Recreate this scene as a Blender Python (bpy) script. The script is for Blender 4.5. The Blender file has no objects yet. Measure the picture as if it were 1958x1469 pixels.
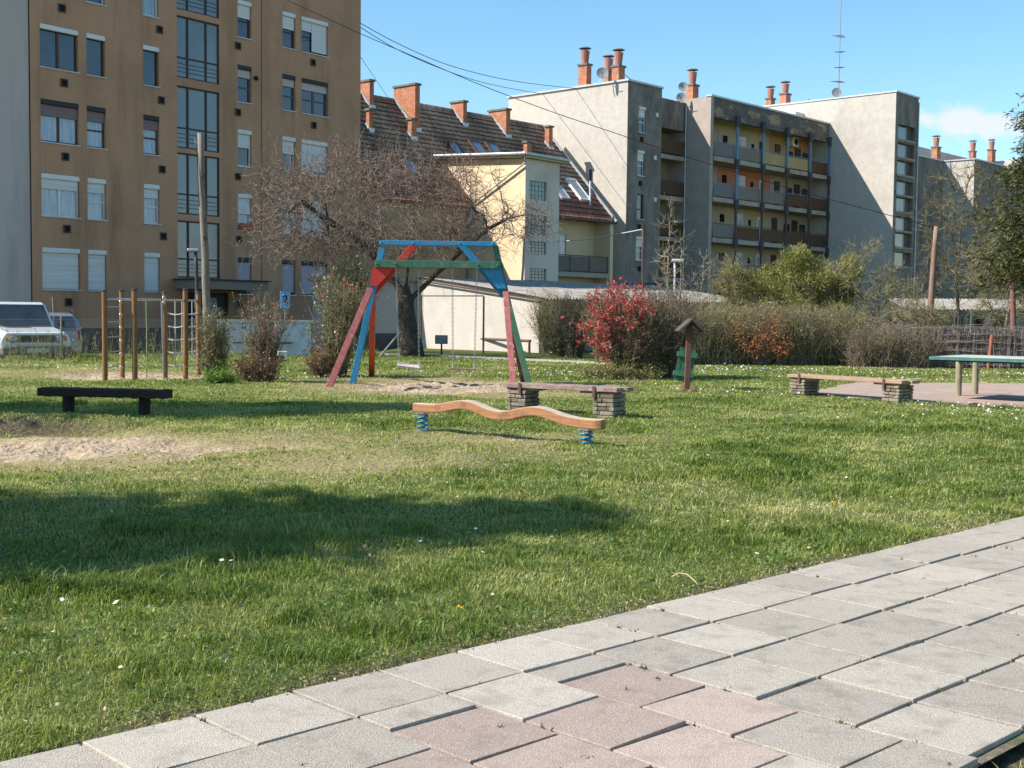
import bpy, bmesh, math, random
import numpy as np
from mathutils import Vector, Matrix, noise, kdtree
rnd = random.Random(7); RG = np.random.default_rng(11)
SC = bpy.context.scene; COL = SC.collection
# ------------------------------------------------------------------ camera
F, PIT, ROL, EYE = 2400.0, 0.058, 0.011, 1.45
IW, IH = 1958.0, 1469.0
fw = np.array([0, math.cos(PIT), -math.sin(PIT)]); rt = np.array([1., 0, 0]); up = np.cross(rt, fw)
RT = math.cos(ROL)*rt + math.sin(ROL)*up; UP = -math.sin(ROL)*rt + math.cos(ROL)*up; FW = fw
cam = bpy.data.cameras.new('camera'); camo = bpy.data.objects.new('camera', cam); COL.objects.link(camo)
camo.matrix_world = Matrix([[RT[0], UP[0], -FW[0], 0], [RT[1], UP[1], -FW[1], 0], [RT[2], UP[2], -FW[2], EYE], [0, 0, 0, 1]])
cam.sensor_width = 36; cam.lens = F/IW*36; cam.clip_end = 3000; cam.clip_start = .05
SC.camera = camo
# ------------------------------------------------------------------ sun and sky
SAZ, SEL = math.radians(12), math.radians(42)      # direction the sunlight travels (from +X), elevation
sl = bpy.data.lights.new('sun', 'SUN'); sl.energy = 5.0; sl.angle = math.radians(.5); sl.color = (1, .935, .84)
so = bpy.data.objects.new('sun', sl); COL.objects.link(so)
sd = Vector((math.cos(SAZ)*math.cos(SEL), math.sin(SAZ)*math.cos(SEL), -math.sin(SEL)))
so.rotation_euler = sd.to_track_quat('-Z', 'Y').to_euler(); so.location = (-30, -5, 30)
wd = bpy.data.worlds.new('World'); SC.world = wd; wd.use_nodes = True
nt = wd.node_tree; bg = nt.nodes['Background']; bg.inputs[1].default_value = .12
sky = nt.nodes.new('ShaderNodeTexSky'); sky.sky_type = 'NISHITA'; sky.sun_disc = False
sky.sun_elevation = SEL; sky.sun_rotation = math.radians(270-12); sky.air_density = 1.0; sky.dust_density = .15; sky.ozone_density = 3.0; sky.altitude = 300
def wmath(op, a, b=None, c=None):
    n = nt.nodes.new('ShaderNodeMath'); n.operation = op
    for i, v in enumerate((a, b, c)):
        if v is None: continue
        if isinstance(v, (int, float)): n.inputs[i].default_value = v
        else: nt.links.new(v, n.inputs[i])
    return n.outputs[0]
tc = nt.nodes.new('ShaderNodeTexCoord'); sp = nt.nodes.new('ShaderNodeSeparateXYZ'); nt.links.new(tc.outputs['Generated'], sp.inputs[0])
ya = wmath('MAXIMUM', sp.outputs[1], .05)
ca = wmath('DIVIDE', sp.outputs[0], ya); cb = wmath('DIVIDE', sp.outputs[2], ya)
ca2 = wmath('DIVIDE', wmath('SUBTRACT', ca, .358), .050); cb2 = wmath('DIVIDE', wmath('SUBTRACT', wmath('ADD', cb, wmath('MULTIPLY', ca, .08)), .1815), .015)
rr = wmath('SQRT', wmath('ADD', wmath('MULTIPLY', ca2, ca2), wmath('MULTIPLY', cb2, cb2)))
nz = nt.nodes.new('ShaderNodeTexNoise'); nz.inputs['Scale'].default_value = 55; nz.inputs['Detail'].default_value = 6; nt.links.new(tc.outputs['Generated'], nz.inputs['Vector'])
cm = wmath('SUBTRACT', wmath('ADD', 1.0, wmath('MULTIPLY', wmath('SUBTRACT', nz.outputs['Fac'], .5), 2.6)), rr)
cm = wmath('MULTIPLY', cm, 1.5); cm = wmath('MINIMUM', wmath('MAXIMUM', cm, 0.0), .9)
mx = nt.nodes.new('ShaderNodeMix'); mx.data_type = 'RGBA'; nt.links.new(cm, mx.inputs[0])
hs = nt.nodes.new('ShaderNodeHueSaturation'); hs.inputs['Saturation'].default_value = 1.12; hs.inputs['Hue'].default_value = .487; nt.links.new(sky.outputs[0], hs.inputs['Color'])
nt.links.new(hs.outputs[0], mx.inputs[6]); mx.inputs[7].default_value = (4.5, 4.75, 4.9, 1); nt.links.new(mx.outputs[2], bg.inputs[0])
SC.view_settings.view_transform = 'Standard'; SC.view_settings.look = 'None'; SC.view_settings.gamma = 1; SC.view_settings.exposure = 0.74
SC.render.engine = 'CYCLES'
# ------------------------------------------------------------------ pixel and frame helpers
def ray(x, y): return RT*(x-IW/2)/F - UP*(y-IH/2)/F + FW
def G(x, y, z=0.):                       # ground point under a pixel of the photograph
    d = ray(x, y); t = (EYE-z)/-d[2]; return np.array([d[0]*t, d[1]*t, z])
def PY(x, y, Y):                         # point on the ray at forward distance Y
    d = ray(x, y); return np.array([0, 0, EYE])+d*(Y/d[1])
class Frame:
    def __init__(s, o, deg, z=0.):
        s.o = np.array([o[0], o[1], z]); s.a = math.radians(deg)
        s.x = np.array([math.cos(s.a), math.sin(s.a), 0]); s.y = np.array([-math.sin(s.a), math.cos(s.a), 0])
    def w(s, u, v, z=0.): return s.o+s.x*u+s.y*v+np.array([0, 0, z])
    def hit(s, px, py, v=0.):            # on the plane y=v -> (u, z)
        d = ray(px, py); c = np.array([0, 0, EYE])-s.o; t = (v-c@s.y)/(d@s.y); p = c+d*t; return p@s.x, p[2]
    def hitx(s, px, py, u):              # on the plane x=u -> (v, z)
        d = ray(px, py); c = np.array([0, 0, EYE])-s.o; t = (u-c@s.x)/(d@s.x); p = c+d*t; return p@s.y, p[2]
    def loc(s, p): q = np.array(p)-s.o; return np.array([q@s.x, q@s.y, q[2]])
# ------------------------------------------------------------------ object helpers
def tag(o, label=None, cat=None, group=None, kind=None):
    if label: o['label'] = label
    if cat: o['category'] = cat
    if group: o['group'] = group
    if kind: o['kind'] = kind
    return o
def empty(name, loc=(0, 0, 0), deg=0., label=None, cat=None, group=None):
    o = bpy.data.objects.new(name, None); COL.objects.link(o); o.location = tuple(loc); o.rotation_euler = (0, 0, math.radians(deg))
    o.empty_display_size = .2
    return tag(o, label, cat, group)
def link(name, me, mat, parent=None):
    o = bpy.data.objects.new(name, me); COL.objects.link(o)
    for m in (mat if isinstance(mat, (list, tuple)) else [mat]): me.materials.append(m)
    if parent: o.parent = parent
    return o
def npmesh(name, V, Q, mat, parent=None, rn=None, smooth=False, pa=None):
    V = np.asarray(V, dtype=np.float32).reshape(-1, 3); Q = np.asarray(Q, dtype=np.int32); k = Q.shape[1]
    me = bpy.data.meshes.new(name); me.vertices.add(len(V)); me.vertices.foreach_set('co', V.ravel())
    me.loops.add(Q.size); me.loops.foreach_set('vertex_index', Q.ravel())
    me.polygons.add(len(Q)); me.polygons.foreach_set('loop_start', np.arange(0, Q.size, k, dtype=np.int32))
    try: me.polygons.foreach_set('loop_total', np.full(len(Q), k, dtype=np.int32))
    except Exception: pass
    me.update(calc_edges=True)
    if smooth: me.polygons.foreach_set('use_smooth', np.ones(len(Q), dtype=bool))
    if rn is not None:
        a = me.attributes.new('rnd', 'FLOAT', 'FACE'); a.data.foreach_set('value', np.asarray(rn, dtype=np.float32))
    for n, v in (pa or {}).items():
        a = me.attributes.new(n, 'FLOAT', 'POINT'); a.data.foreach_set('value', np.asarray(v, dtype=np.float32))
    return link(name, me, mat, parent)
class MB:
    def __init__(s): s.v = []; s.f = []; s.m = []; s.r = []; s.mi = 0; s.rv = 0.5
    def add(s, vs, fs):
        b = len(s.v); s.v += [tuple(map(float, p)) for p in vs]
        for f in fs: s.f.append([b+i for i in f]); s.m.append(s.mi); s.r.append(s.rv)
    def box(s, a, b):
        x0, y0, z0 = a; x1, y1, z1 = b
        if x0 > x1: x0, x1 = x1, x0
        if y0 > y1: y0, y1 = y1, y0
        if z0 > z1: z0, z1 = z1, z0
        s.add([(x0, y0, z0), (x1, y0, z0), (x1, y1, z0), (x0, y1, z0), (x0, y0, z1), (x1, y0, z1), (x1, y1, z1), (x0, y1, z1)],
              [(0, 3, 2, 1), (4, 5, 6, 7), (0, 1, 5, 4), (1, 2, 6, 5), (2, 3, 7, 6), (3, 0, 4, 7)]); return s
    def bar(s, p, q, w, h, side=None):    # rectangular bar from p to q, w across, h in the other direction
        p = np.array(p, float); q = np.array(q, float); d = q-p; d /= np.linalg.norm(d)
        if side is None: side = np.cross(d, [0, 0, 1.]);
        side = np.array(side, float); side -= d*(side@d)
        if np.linalg.norm(side) < 1e-5: side = np.cross(d, [0, 1., 0])
        side /= np.linalg.norm(side); u = np.cross(side, d); a = side*w/2; b = u*h/2
        s.add([p-a-b, p+a-b, p+a+b, p-a+b, q-a-b, q+a-b, q+a+b, q-a+b],
              [(0, 1, 2, 3), (7, 6, 5, 4), (0, 4, 5, 1), (1, 5, 6, 2), (2, 6, 7, 3), (3, 7, 4, 0)]); return s
    def tube(s, pts, rs, n=8, cap=True):
        pts = [np.array(p, float) for p in pts]
        if not hasattr(rs, '__len__'): rs = [rs]*len(pts)
        ref = np.array([.13, .27, .95]); rings = []
        for i, p in enumerate(pts):
            d = pts[min(i+1, len(pts)-1)]-pts[max(i-1, 0)]; d = d/(np.linalg.norm(d)+1e-9)
            if abs(d@ref) > .98: ref = np.array([.9, .1, .3])
            a = np.cross(d, ref); a /= np.linalg.norm(a); b = np.cross(d, a); ref = np.cross(a, d)*1.0 if False else ref
            rings.append([p+(a*math.cos(2*math.pi*k/n)+b*math.sin(2*math.pi*k/n))*rs[i] for k in range(n)])
        vs = [v for r in rings for v in r]; fs = []
        for i in range(len(pts)-1):
            for k in range(n): fs.append((i*n+k, i*n+(k+1) % n, (i+1)*n+(k+1) % n, (i+1)*n+k))
        if cap: fs.append(tuple(range(n-1, -1, -1))); fs.append(tuple((len(pts)-1)*n+k for k in range(n)))
        s.add(vs, fs); return s
    def cyl(s, p, r, h, n=12, r2=None): p = np.array(p, float); return s.tube([p, p+[0, 0, h]], [r, r if r2 is None else r2], n)
    def prism(s, poly, axis, a, b):       # polygon in the two other axes, extruded along axis from a to b
        n = len(poly)
        def mk(p, t):
            if axis == 0: return (t, p[0], p[1])
            if axis == 1: return (p[0], t, p[1])
            return (p[0], p[1], t)
        vs = [mk(p, a) for p in poly]+[mk(p, b) for p in poly]
        fs = [tuple(range(n)), tuple(range(2*n-1, n-1, -1))]+[(i, n+i, n+(i+1) % n, (i+1) % n) for i in range(n)]
        s.add(vs, fs); return s
    def ball(s, c, r, n=10, m=6, sc=(1, 1, 1)):
        c = np.array(c, float); vs = []; fs = []
        for i in range(m+1):
            th = math.pi*i/m
            for k in range(n): vs.append(c+np.array([math.sin(th)*math.cos(2*math.pi*k/n)*sc[0], math.sin(th)*math.sin(2*math.pi*k/n)*sc[1], math.cos(th)*sc[2]])*r)
        for i in range(m):
            for k in range(n): fs.append((i*n+k, (i+1)*n+k, (i+1)*n+(k+1) % n, i*n+(k+1) % n))
        s.add(vs, fs); return s
    def build(s, name, mat, parent=None, bevel=0., smooth=False, fixn=True):
        me = bpy.data.meshes.new(name); me.from_pydata(s.v, [], s.f); me.update()
        me.polygons.foreach_set('material_index', s.m)
        a = me.attributes.new('rnd', 'FLOAT', 'FACE'); a.data.foreach_set('value', s.r)
        if fixn:
            bm = bmesh.new(); bm.from_mesh(me); bmesh.ops.recalc_face_normals(bm, faces=bm.faces); bm.to_mesh(me); bm.free()
        if smooth: me.polygons.foreach_set('use_smooth', [True]*len(me.polygons))
        o = link(name, me, mat, parent)
        if bevel:
            b = o.modifiers.new('bevel', 'BEVEL'); b.width = bevel; b.segments = 2; b.limit_method = 'ANGLE'
        return o
def wall_holes(mb, x0, x1, z0, z1, holes, y=0., depth=.2, dirn=1):
    xs = sorted({x0, x1, *[h[0] for h in holes], *[h[1] for h in holes]}); zs = sorted({z0, z1, *[h[2] for h in holes], *[h[3] for h in holes]})
    xs = [x for x in xs if x0 <= x <= x1]; zs = [z for z in zs if z0 <= z <= z1]
    for i in range(len(xs)-1):
        for j in range(len(zs)-1):
            cx, cz = (xs[i]+xs[i+1])/2, (zs[j]+zs[j+1])/2
            if any(h[0] < cx < h[1] and h[2] < cz < h[3] for h in holes): continue
            mb.add([(xs[i], y, zs[j]), (xs[i+1], y, zs[j]), (xs[i+1], y, zs[j+1]), (xs[i], y, zs[j+1])], [(0, 1, 2, 3)])
    for h in holes:
        a, b, c, d = h; q = y+depth*dirn
        mb.add([(a, y, c), (b, y, c), (b, y, d), (a, y, d), (a, q, c), (b, q, c), (b, q, d), (a, q, d)], [(0, 4, 5, 1), (1, 5, 6, 2), (2, 6, 7, 3), (3, 7, 4, 0)])
# ------------------------------------------------------------------ materials
MATS = {}
def M(name, c1, c2=None, scale=4., rough=.8, bump=0., bscale=None, spec=.3, metal=0., stretch=(1, 1, 1), c3=None, s3=None, t3=(.55, .7), attr=False, coat=0., transl=0., tcol=None, sharp=(.3, .7), st3=None):
    if name in MATS: return MATS[name]
    m = bpy.data.materials.new(name); m.use_nodes = True; n = m.node_tree; B = n.nodes['Principled BSDF']; L = n.links.new
    B.inputs['Roughness'].default_value = rough; B.inputs['Metallic'].default_value = metal
    B.inputs['Specular IOR Level'].default_value = spec; B.inputs['Coat Weight'].default_value = coat
    tc = n.nodes.new('ShaderNodeTexCoord'); mp = n.nodes.new('ShaderNodeMapping'); mp.inputs['Scale'].default_value = stretch; L(tc.outputs['Object'], mp.inputs[0])
    col = None
    if c2 is not None:
        no = n.nodes.new('ShaderNodeTexNoise'); no.inputs['Scale'].default_value = scale; no.inputs['Detail'].default_value = 7; no.inputs['Roughness'].default_value = .62; L(mp.outputs[0], no.inputs['Vector'])
        fac = no.outputs['Fac']
        if attr:
            at = n.nodes.new('ShaderNodeAttribute'); at.attribute_name = 'rnd'
            if attr == 'only': fac = at.outputs['Fac']
            else:
                ad = n.nodes.new('ShaderNodeMath'); ad.operation = 'MULTIPLY_ADD'; L(at.outputs['Fac'], ad.inputs[0]); ad.inputs[1].default_value = .6
                mm = n.nodes.new('ShaderNodeMath'); mm.operation = 'MULTIPLY'; L(no.outputs['Fac'], mm.inputs[0]); mm.inputs[1].default_value = .45; L(mm.outputs[0], ad.inputs[2]); fac = ad.outputs[0]
        mr = n.nodes.new('ShaderNodeMapRange'); L(fac, mr.inputs[0]); mr.inputs[1].default_value = 0. if attr == 'only' else sharp[0]; mr.inputs[2].default_value = 1. if attr == 'only' else sharp[1]
        mx = n.nodes.new('ShaderNodeMix'); mx.data_type = 'RGBA'; L(mr.outputs[0], mx.inputs[0]); mx.inputs[6].default_value = (*c1, 1); mx.inputs[7].default_value = (*c2, 1); col = mx.outputs[2]
        if c3 is not None:
            m3 = n.nodes.new('ShaderNodeMapping'); m3.inputs['Scale'].default_value = st3 or (1, 1, 1); L(tc.outputs['Object'], m3.inputs[0])
            n3 = n.nodes.new('ShaderNodeTexNoise'); n3.inputs['Scale'].default_value = s3 or scale*.3; n3.inputs['Detail'].default_value = 8; n3.inputs['Roughness'].default_value = .65; L(m3.outputs[0], n3.inputs['Vector'])
            r3 = n.nodes.new('ShaderNodeMapRange'); L(n3.outputs['Fac'], r3.inputs[0]); r3.inputs[1].default_value = t3[0]; r3.inputs[2].default_value = t3[1]
            x3 = n.nodes.new('ShaderNodeMix'); x3.data_type = 'RGBA'; L(r3.outputs[0], x3.inputs[0]); L(col, x3.inputs[6]); x3.inputs[7].default_value = (*c3, 1); col = x3.outputs[2]
        L(col, B.inputs['Base Color'])
    else: B.inputs['Base Color'].default_value = (*c1, 1)
    if bump:
        nb = n.nodes.new('ShaderNodeTexNoise'); nb.inputs['Scale'].default_value = bscale or scale*6; nb.inputs['Detail'].default_value = 5; L(mp.outputs[0], nb.inputs['Vector'])
        bp = n.nodes.new('ShaderNodeBump'); bp.inputs['Strength'].default_value = min(bump, 1); bp.inputs['Distance'].default_value = .02; L(nb.outputs['Fac'], bp.inputs['Height']); L(bp.outputs[0], B.inputs['Normal'])
    if transl:
        tr = n.nodes.new('ShaderNodeBsdfTranslucent'); ms = n.nodes.new('ShaderNodeMixShader'); ms.inputs[0].default_value = transl
        if col is not None and tcol is None: L(col, tr.inputs[0])
        else: tr.inputs[0].default_value = (*(tcol or c1), 1)
        L(B.outputs[0], ms.inputs[1]); L(tr.outputs[0], ms.inputs[2]); L(ms.outputs[0], n.nodes['Material Output'].inputs[0])
    MATS[name] = m; return m
# ------------------------------------------------------------------ value noise (numpy)
_T = RG.random((256, 256))
def vn(x, y, s=1., o=0.):
    x = np.asarray(x)*s+o; y = np.asarray(y)*s+o*1.7; xi = np.floor(x).astype(int); yi = np.floor(y).astype(int); fx = x-xi; fy = y-yi
    fx = fx*fx*(3-2*fx); fy = fy*fy*(3-2*fy)
    a = _T[xi % 256, yi % 256]; b = _T[(xi+1) % 256, yi % 256]; c = _T[xi % 256, (yi+1) % 256]; d = _T[(xi+1) % 256, (yi+1) % 256]
    return (a*(1-fx)+b*fx)*(1-fy)+(c*(1-fx)+d*fx)*fy
def fbm(x, y, s=1., o=0., n=4):
    t = 0; a = 1; w = 0
    for i in range(n): t = t+a*vn(x, y, s*2**i, o+i*13.7); w += a; a *= .5
    return t/w
def sst(a, b, x): t = np.clip((x-a)/(b-a), 0, 1); return t*t*(3-2*t)
# ------------------------------------------------------------------ plant helpers
def tubes3(name, P0, P1, R0, R1, mat, parent=None, rn=None):
    P0 = np.asarray(P0); P1 = np.asarray(P1); R0 = np.asarray(R0)[:, None]; R1 = np.asarray(R1)[:, None]; n = len(P0)
    d = P1-P0; d = d/(np.linalg.norm(d, axis=1, keepdims=True)+1e-9)
    ref = np.where(np.abs(d[:, 2:3]) > .9, np.array([[1., 0, 0]]), np.array([[0, 0, 1.]])); a = np.cross(d, ref); a /= np.linalg.norm(a, axis=1, keepdims=True); b = np.cross(d, a)
    V = np.zeros((n, 6, 3))
    for k in range(3):
        c, s_ = math.cos(2*math.pi*k/3), math.sin(2*math.pi*k/3)
        V[:, k] = P0+(a*c+b*s_)*R0; V[:, 3+k] = P1+(a*c+b*s_)*R1
    base = (np.arange(n)*6)[:, None, None]; Q = np.array([[0, 1, 4, 3], [1, 2, 5, 4], [2, 0, 3, 5]])[None]+base
    return npmesh(name, V, Q.reshape(-1, 4), mat, parent, np.repeat(rn if rn is not None else RG.random(n), 3))
def twigs(P, D, L, n=4, wob=.25, pull=(0, 0, 0), r0=.01, r1=.003):
    P = np.array(P, float); D = np.array(D, float); D /= np.linalg.norm(D, axis=1, keepdims=True)+1e-9; N = len(P)
    L = np.broadcast_to(L, (N,)); r0 = np.broadcast_to(r0, (N,)); A = []; B = []; ra = []; rb = []; ds = []
    for k in range(n):
        Q = P+D*(L/n)[:, None]; A.append(P); B.append(Q); ds.append(D.copy())
        ra.append(r0+(r1-r0)*k/n); rb.append(r0+(r1-r0)*(k+1)/n)
        D = D+RG.normal(0, wob, (N, 3))+np.array(pull); D /= np.linalg.norm(D, axis=1, keepdims=True); P = Q
    return [np.concatenate(t) for t in (A, B, ra, rb, ds)]
def leaves(name, C, size, mat, parent=None, aspect=.5, jit=.0, up_=0., rn=None, dirs=None):
    C = np.array(C, float); n = len(C); C = C+RG.normal(0, 1, (n, 3))*jit
    d = dirs if dirs is not None else RG.normal(0, 1, (n, 3))+np.array([0, 0, up_]); d = d/np.linalg.norm(d, axis=1, keepdims=True)
    s = np.cross(d, RG.normal(0, 1, (n, 3))); s /= np.linalg.norm(s, axis=1, keepdims=True)
    L = (size*(0.6+.8*RG.random(n)))[:, None]
    V = np.stack([C, C+d*L*.5+s*L*aspect*.5, C+d*L, C+d*L*.5-s*L*aspect*.5], 1)
    return npmesh(name, V, np.arange(n*4).reshape(-1, 4), mat, parent, RG.random(n) if rn is None else rn)
def colonize(root, att, step=.3, infl=2.5, kill=.45, trunk=None, iters=90, bias=(0, 0, 0)):
    nodes = [np.array(root, float)]; par = [-1]
    for p in (trunk or []): nodes.append(np.array(p, float)); par.append(len(nodes)-2)
    att = [np.array(a) for a in att]; bias = np.array(bias)
    for it in range(iters):
        if not att: break
        kd = kdtree.KDTree(len(nodes))
        for i, p in enumerate(nodes): kd.insert(p, i)
        kd.balance(); acc = {}; keep = []
        for a in att:
            co, i, d = kd.find(a)
            if d < kill: continue
            keep.append(a)
            if d < infl: acc.setdefault(i, []).append((a-nodes[i])/d)
        att = keep
        if not acc: infl *= 1.3; continue
        for i, l in acc.items():
            v = np.sum(l, axis=0)+bias+RG.normal(0, .25, 3); v /= np.linalg.norm(v)+1e-9; nodes.append(nodes[i]+v*step); par.append(i)
    return np.array(nodes), np.array(par)
def pipe(nodes, par, rtip, ex=2.3):
    r = np.zeros(len(nodes)); ch = np.zeros(len(nodes))
    for i in range(len(nodes)-1, 0, -1):
        if ch[i] == 0: r[i] = rtip**ex
        r[par[i]] += r[i]; ch[par[i]] += 1
    if ch[0] == 0: r[0] = rtip**ex
    return r**(1/ex), ch
# ------------------------------------------------------------------ terrain, masks
PO = np.array([-.52, 4.9]); PA = math.radians(44); PE = np.array([math.cos(PA), math.sin(PA)]); PN = np.array([math.sin(PA), -math.cos(PA)]); SL = .41
def ell(x, y, cx, cy, a, b, deg=0.):
    t = math.radians(deg); u = (x-cx)*math.cos(t)+(y-cy)*math.sin(t); v = -(x-cx)*math.sin(t)+(y-cy)*math.cos(t); return np.sqrt((u/a)**2+(v/b)**2)
def fdist(x, y): return (x+11.7)*(-.656)+(y-32.6)*.755
def pave_v(x, y): return (x-PO[0])*PN[0]+(y-PO[1])*PN[1]
def sandm(x, y):
    n = (fbm(x, y, .9, 3.)-.5)*1.1+(fbm(x, y, 4., 9.)-.5)*.5
    a = 1-sst(.62, 1.12, ell(x, y, -6.3, 12.8, 3.7, 1.6, 4)+n); b = 1-sst(.7, 1.05, ell(x, y, -1.45, 23.7, 1.65, 2.5)+n*.6); c = 1-sst(.7, 1.05, ell(x, y, -8.0, 26.3, 1.7, 1.6)+n*.6)
    return np.maximum(a, np.maximum(b, c))
def drym(x, y):
    n = (fbm(x, y, .5, 5.)-.5)*1.2
    a = 1-sst(.45, 1.15, ell(x, y, -3.7, 12.9, 5.3, 2.7, 4)+n); b = 1-sst(.8, 1.4, ell(x, y, -1.2, 23.7, 2.6, 3.)+n); c = .8*(1-sst(.6, 1.3, ell(x, y, -9.3, 27.3, 3.5, 2.3)+n))
    return np.maximum(a, np.maximum(b, c))
COURT = [(5.35, 22.6), (7.2, 26.2), (11., 26.4), (14., 22.), (11., 17.6), (8.27, 20.0), (6.93, 20.55), (5.91, 21.2)]
def inpoly(x, y, P):
    c = np.zeros(np.shape(x), bool)
    for (x0, y0), (x1, y1) in zip(P, P[1:]+P[:1]): c ^= ((y0 > y) != (y1 > y)) & (x < (x1-x0)*(y-y0)/(y1-y0+1e-12)+x0)
    return c
def hz(x, y):
    x = np.asarray(x, float); y = np.asarray(y, float); far = 1-sst(28, 33, np.hypot(x, y))
    z = (fbm(x, y, .35, 1.)-.5)*.10*far*sst(.0, 1.5, -pave_v(x, y))+(fbm(x, y, 1.7, 4.)-.5)*.045*far*sst(.0, .5, -pave_v(x, y))
    s = sandm(x, y); z = z-.05*s+(fbm(x, y, 4., 6.)-.5)*.20*s*far+np.clip(fbm(x, y, 3.2, 16.)-.60, 0, 1)*-.45*s*far
    z = z+(.10*np.exp(-((y-15.75)/.35)**2)-.17*np.exp(-((y-15.0)/.55)**2))*sst(-4.3, -5.3, x)*(1-sst(28, 33, np.hypot(x, y)))
    z = z-.25*sst(.3, 2.5, fdist(x, y))*sst(-4., -6., x)-.03*sst(0, -.1, -pave_v(x, y))
    return z
def Gz(x, y):
    p = G(x, y)
    for _ in range(3): p = G(x, y, float(hz(p[0], p[1])))
    return p
xs = np.concatenate([-14-np.geomspace(.3, 900, 26)[::-1], np.arange(-14, 14.01, .14), 14+np.geomspace(.3, 900, 26)])
ys = np.concatenate([2-np.geomspace(.3, 300, 14)[::-1], np.arange(2, 30, .14), np.arange(30, 50, .4), 50+np.geomspace(.5, 1500, 26)])
X, Y = np.meshgrid(xs, ys); Zg = hz(X, Y); nx, ny = len(xs), len(ys)
I = np.arange(nx*ny).reshape(ny, nx); Q = np.stack([I[:-1, :-1], I[:-1, 1:], I[1:, 1:], I[1:, :-1]], -1).reshape(-1, 4)
def ground_mat():
    m = bpy.data.materials.new('lawn soil'); m.use_nodes = True; n = m.node_tree; B = n.nodes['Principled BSDF']; L = n.links.new; B.inputs['Roughness'].default_value = .95; B.inputs['Specular IOR Level'].default_value = .1
    tc = n.nodes.new('ShaderNodeTexCoord')
    def no(s, d=8):
        t = n.nodes.new('ShaderNodeTexNoise'); t.inputs['Scale'].default_value = s; t.inputs['Detail'].default_value = d; t.inputs['Roughness'].default_value = .7; L(tc.outputs['Object'], t.inputs['Vector']); return t.outputs['Fac']
    def mix(f, a, b):
        x = n.nodes.new('ShaderNodeMix'); x.data_type = 'RGBA'
        L(f, x.inputs[0]) if not isinstance(f, float) else None
        for i, v in ((6, a), (7, b)):
            if isinstance(v, tuple): x.inputs[i].default_value = (*v, 1)
            else: L(v, x.inputs[i])
        return x.outputs[2]
    def mr(f, a, b):
        r = n.nodes.new('ShaderNodeMapRange'); L(f, r.inputs[0]); r.inputs[1].default_value = a; r.inputs[2].default_value = b; return r.outputs[0]
    def at(k): a = n.nodes.new('ShaderNodeAttribute'); a.attribute_name = k; return a.outputs['Fac']
    g = mix(mr(no(14), .35, .65), (.05, .075, .02), (.12, .14, .045)); g = mix(mr(no(2.2), .5, .75), g, (.11, .13, .045))
    g = mix(mr(no(60, 2), .56, .7), g, (.16, .17, .08))
    d = mix(mr(no(30), .35, .65), (.19, .16, .07), (.36, .29, .15)); s = mix(mr(no(9), .35, .7), (.31, .23, .155), (.49, .39, .275))
    s = mix(mr(no(6), .60, .74), s, (.22, .155, .10)); s = mix(mr(no(60), .66, .74), s, (.24, .18, .12))
    soil = mix(mr(no(20), .35, .65), (.05, .038, .027), (.13, .10, .07))
    c = mix(at('dry'), g, d); c = mix(at('sand'), c, s); c = mix(at('soil'), c, soil); L(c, B.inputs['Base Color'])
    nb = n.nodes.new('ShaderNodeTexNoise'); nb.inputs['Scale'].default_value = 13; nb.inputs['Detail'].default_value = 6; L(tc.outputs['Object'], nb.inputs['Vector'])
    bp = n.nodes.new('ShaderNodeBump'); bp.inputs['Strength'].default_value = 1.; bp.inputs['Distance'].default_value = .07; L(nb.outputs['Fac'], bp.inputs['Height']); L(bp.outputs[0], B.inputs['Normal']); return m
soilm = lambda x, y: sst(-.22, -.03, pave_v(x, y)+(fbm(x, y, 3., 2.)-.5)*.22)*(1-sst(2.1, 2.4, pave_v(x, y)+(fbm(x, y, 3., 2.)-.5)*.3))
o = npmesh('ground', np.stack([X, Y, Zg], -1), Q, ground_mat(), smooth=True, pa=dict(sand=sandm(X, Y).ravel(), dry=drym(X, Y).ravel(), soil=np.maximum(soilm(X, Y), .9*(1-sst(.5, 1., ell(X, Y, -7.2, 15.4, 2.9, .42)))).ravel())); tag(o, kind='structure')
# ------------------------------------------------------------------ pavement of square concrete slabs
mbp = MB(); PINK = []
def slab(u0, u1, v0, v1, kind):
    g = r_g = rnd.uniform(.004, .009); r = rnd; c = [(u0+g, v0+g), (u1-g, v0+g), (u1-g, v1-g), (u0+g, v1-g)]
    dz = r.uniform(0, .006); tu, tv = r.uniform(-.006, .006), r.uniform(-.012, .003); cu, cv = (u0+u1)/2, (v0+v1)/2
    mbp.mi = 1 if kind == 'pink' else 0; mbp.rv = r.random(); rot = r.uniform(-.012, .012); T = []; Bt = []
    for u, v in c:
        uu = cu+(u-cu)*math.cos(rot)-(v-cv)*math.sin(rot); vv = cv+(u-cu)*math.sin(rot)+(v-cv)*math.cos(rot)
        p = PO+PE*uu+PN*vv; z = .022+dz+tu*(u-cu)/(u1-u0)-tv*(v-cv)/(v1-v0)*.7; T.append((p[0], p[1], z)); Bt.append((p[0], p[1], -.05))
    mbp.add(Bt+T, [(4, 5, 6, 7), (0, 1, 5, 4), (1, 2, 6, 5), (2, 3, 7, 6), (3, 0, 4, 7)])
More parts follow.
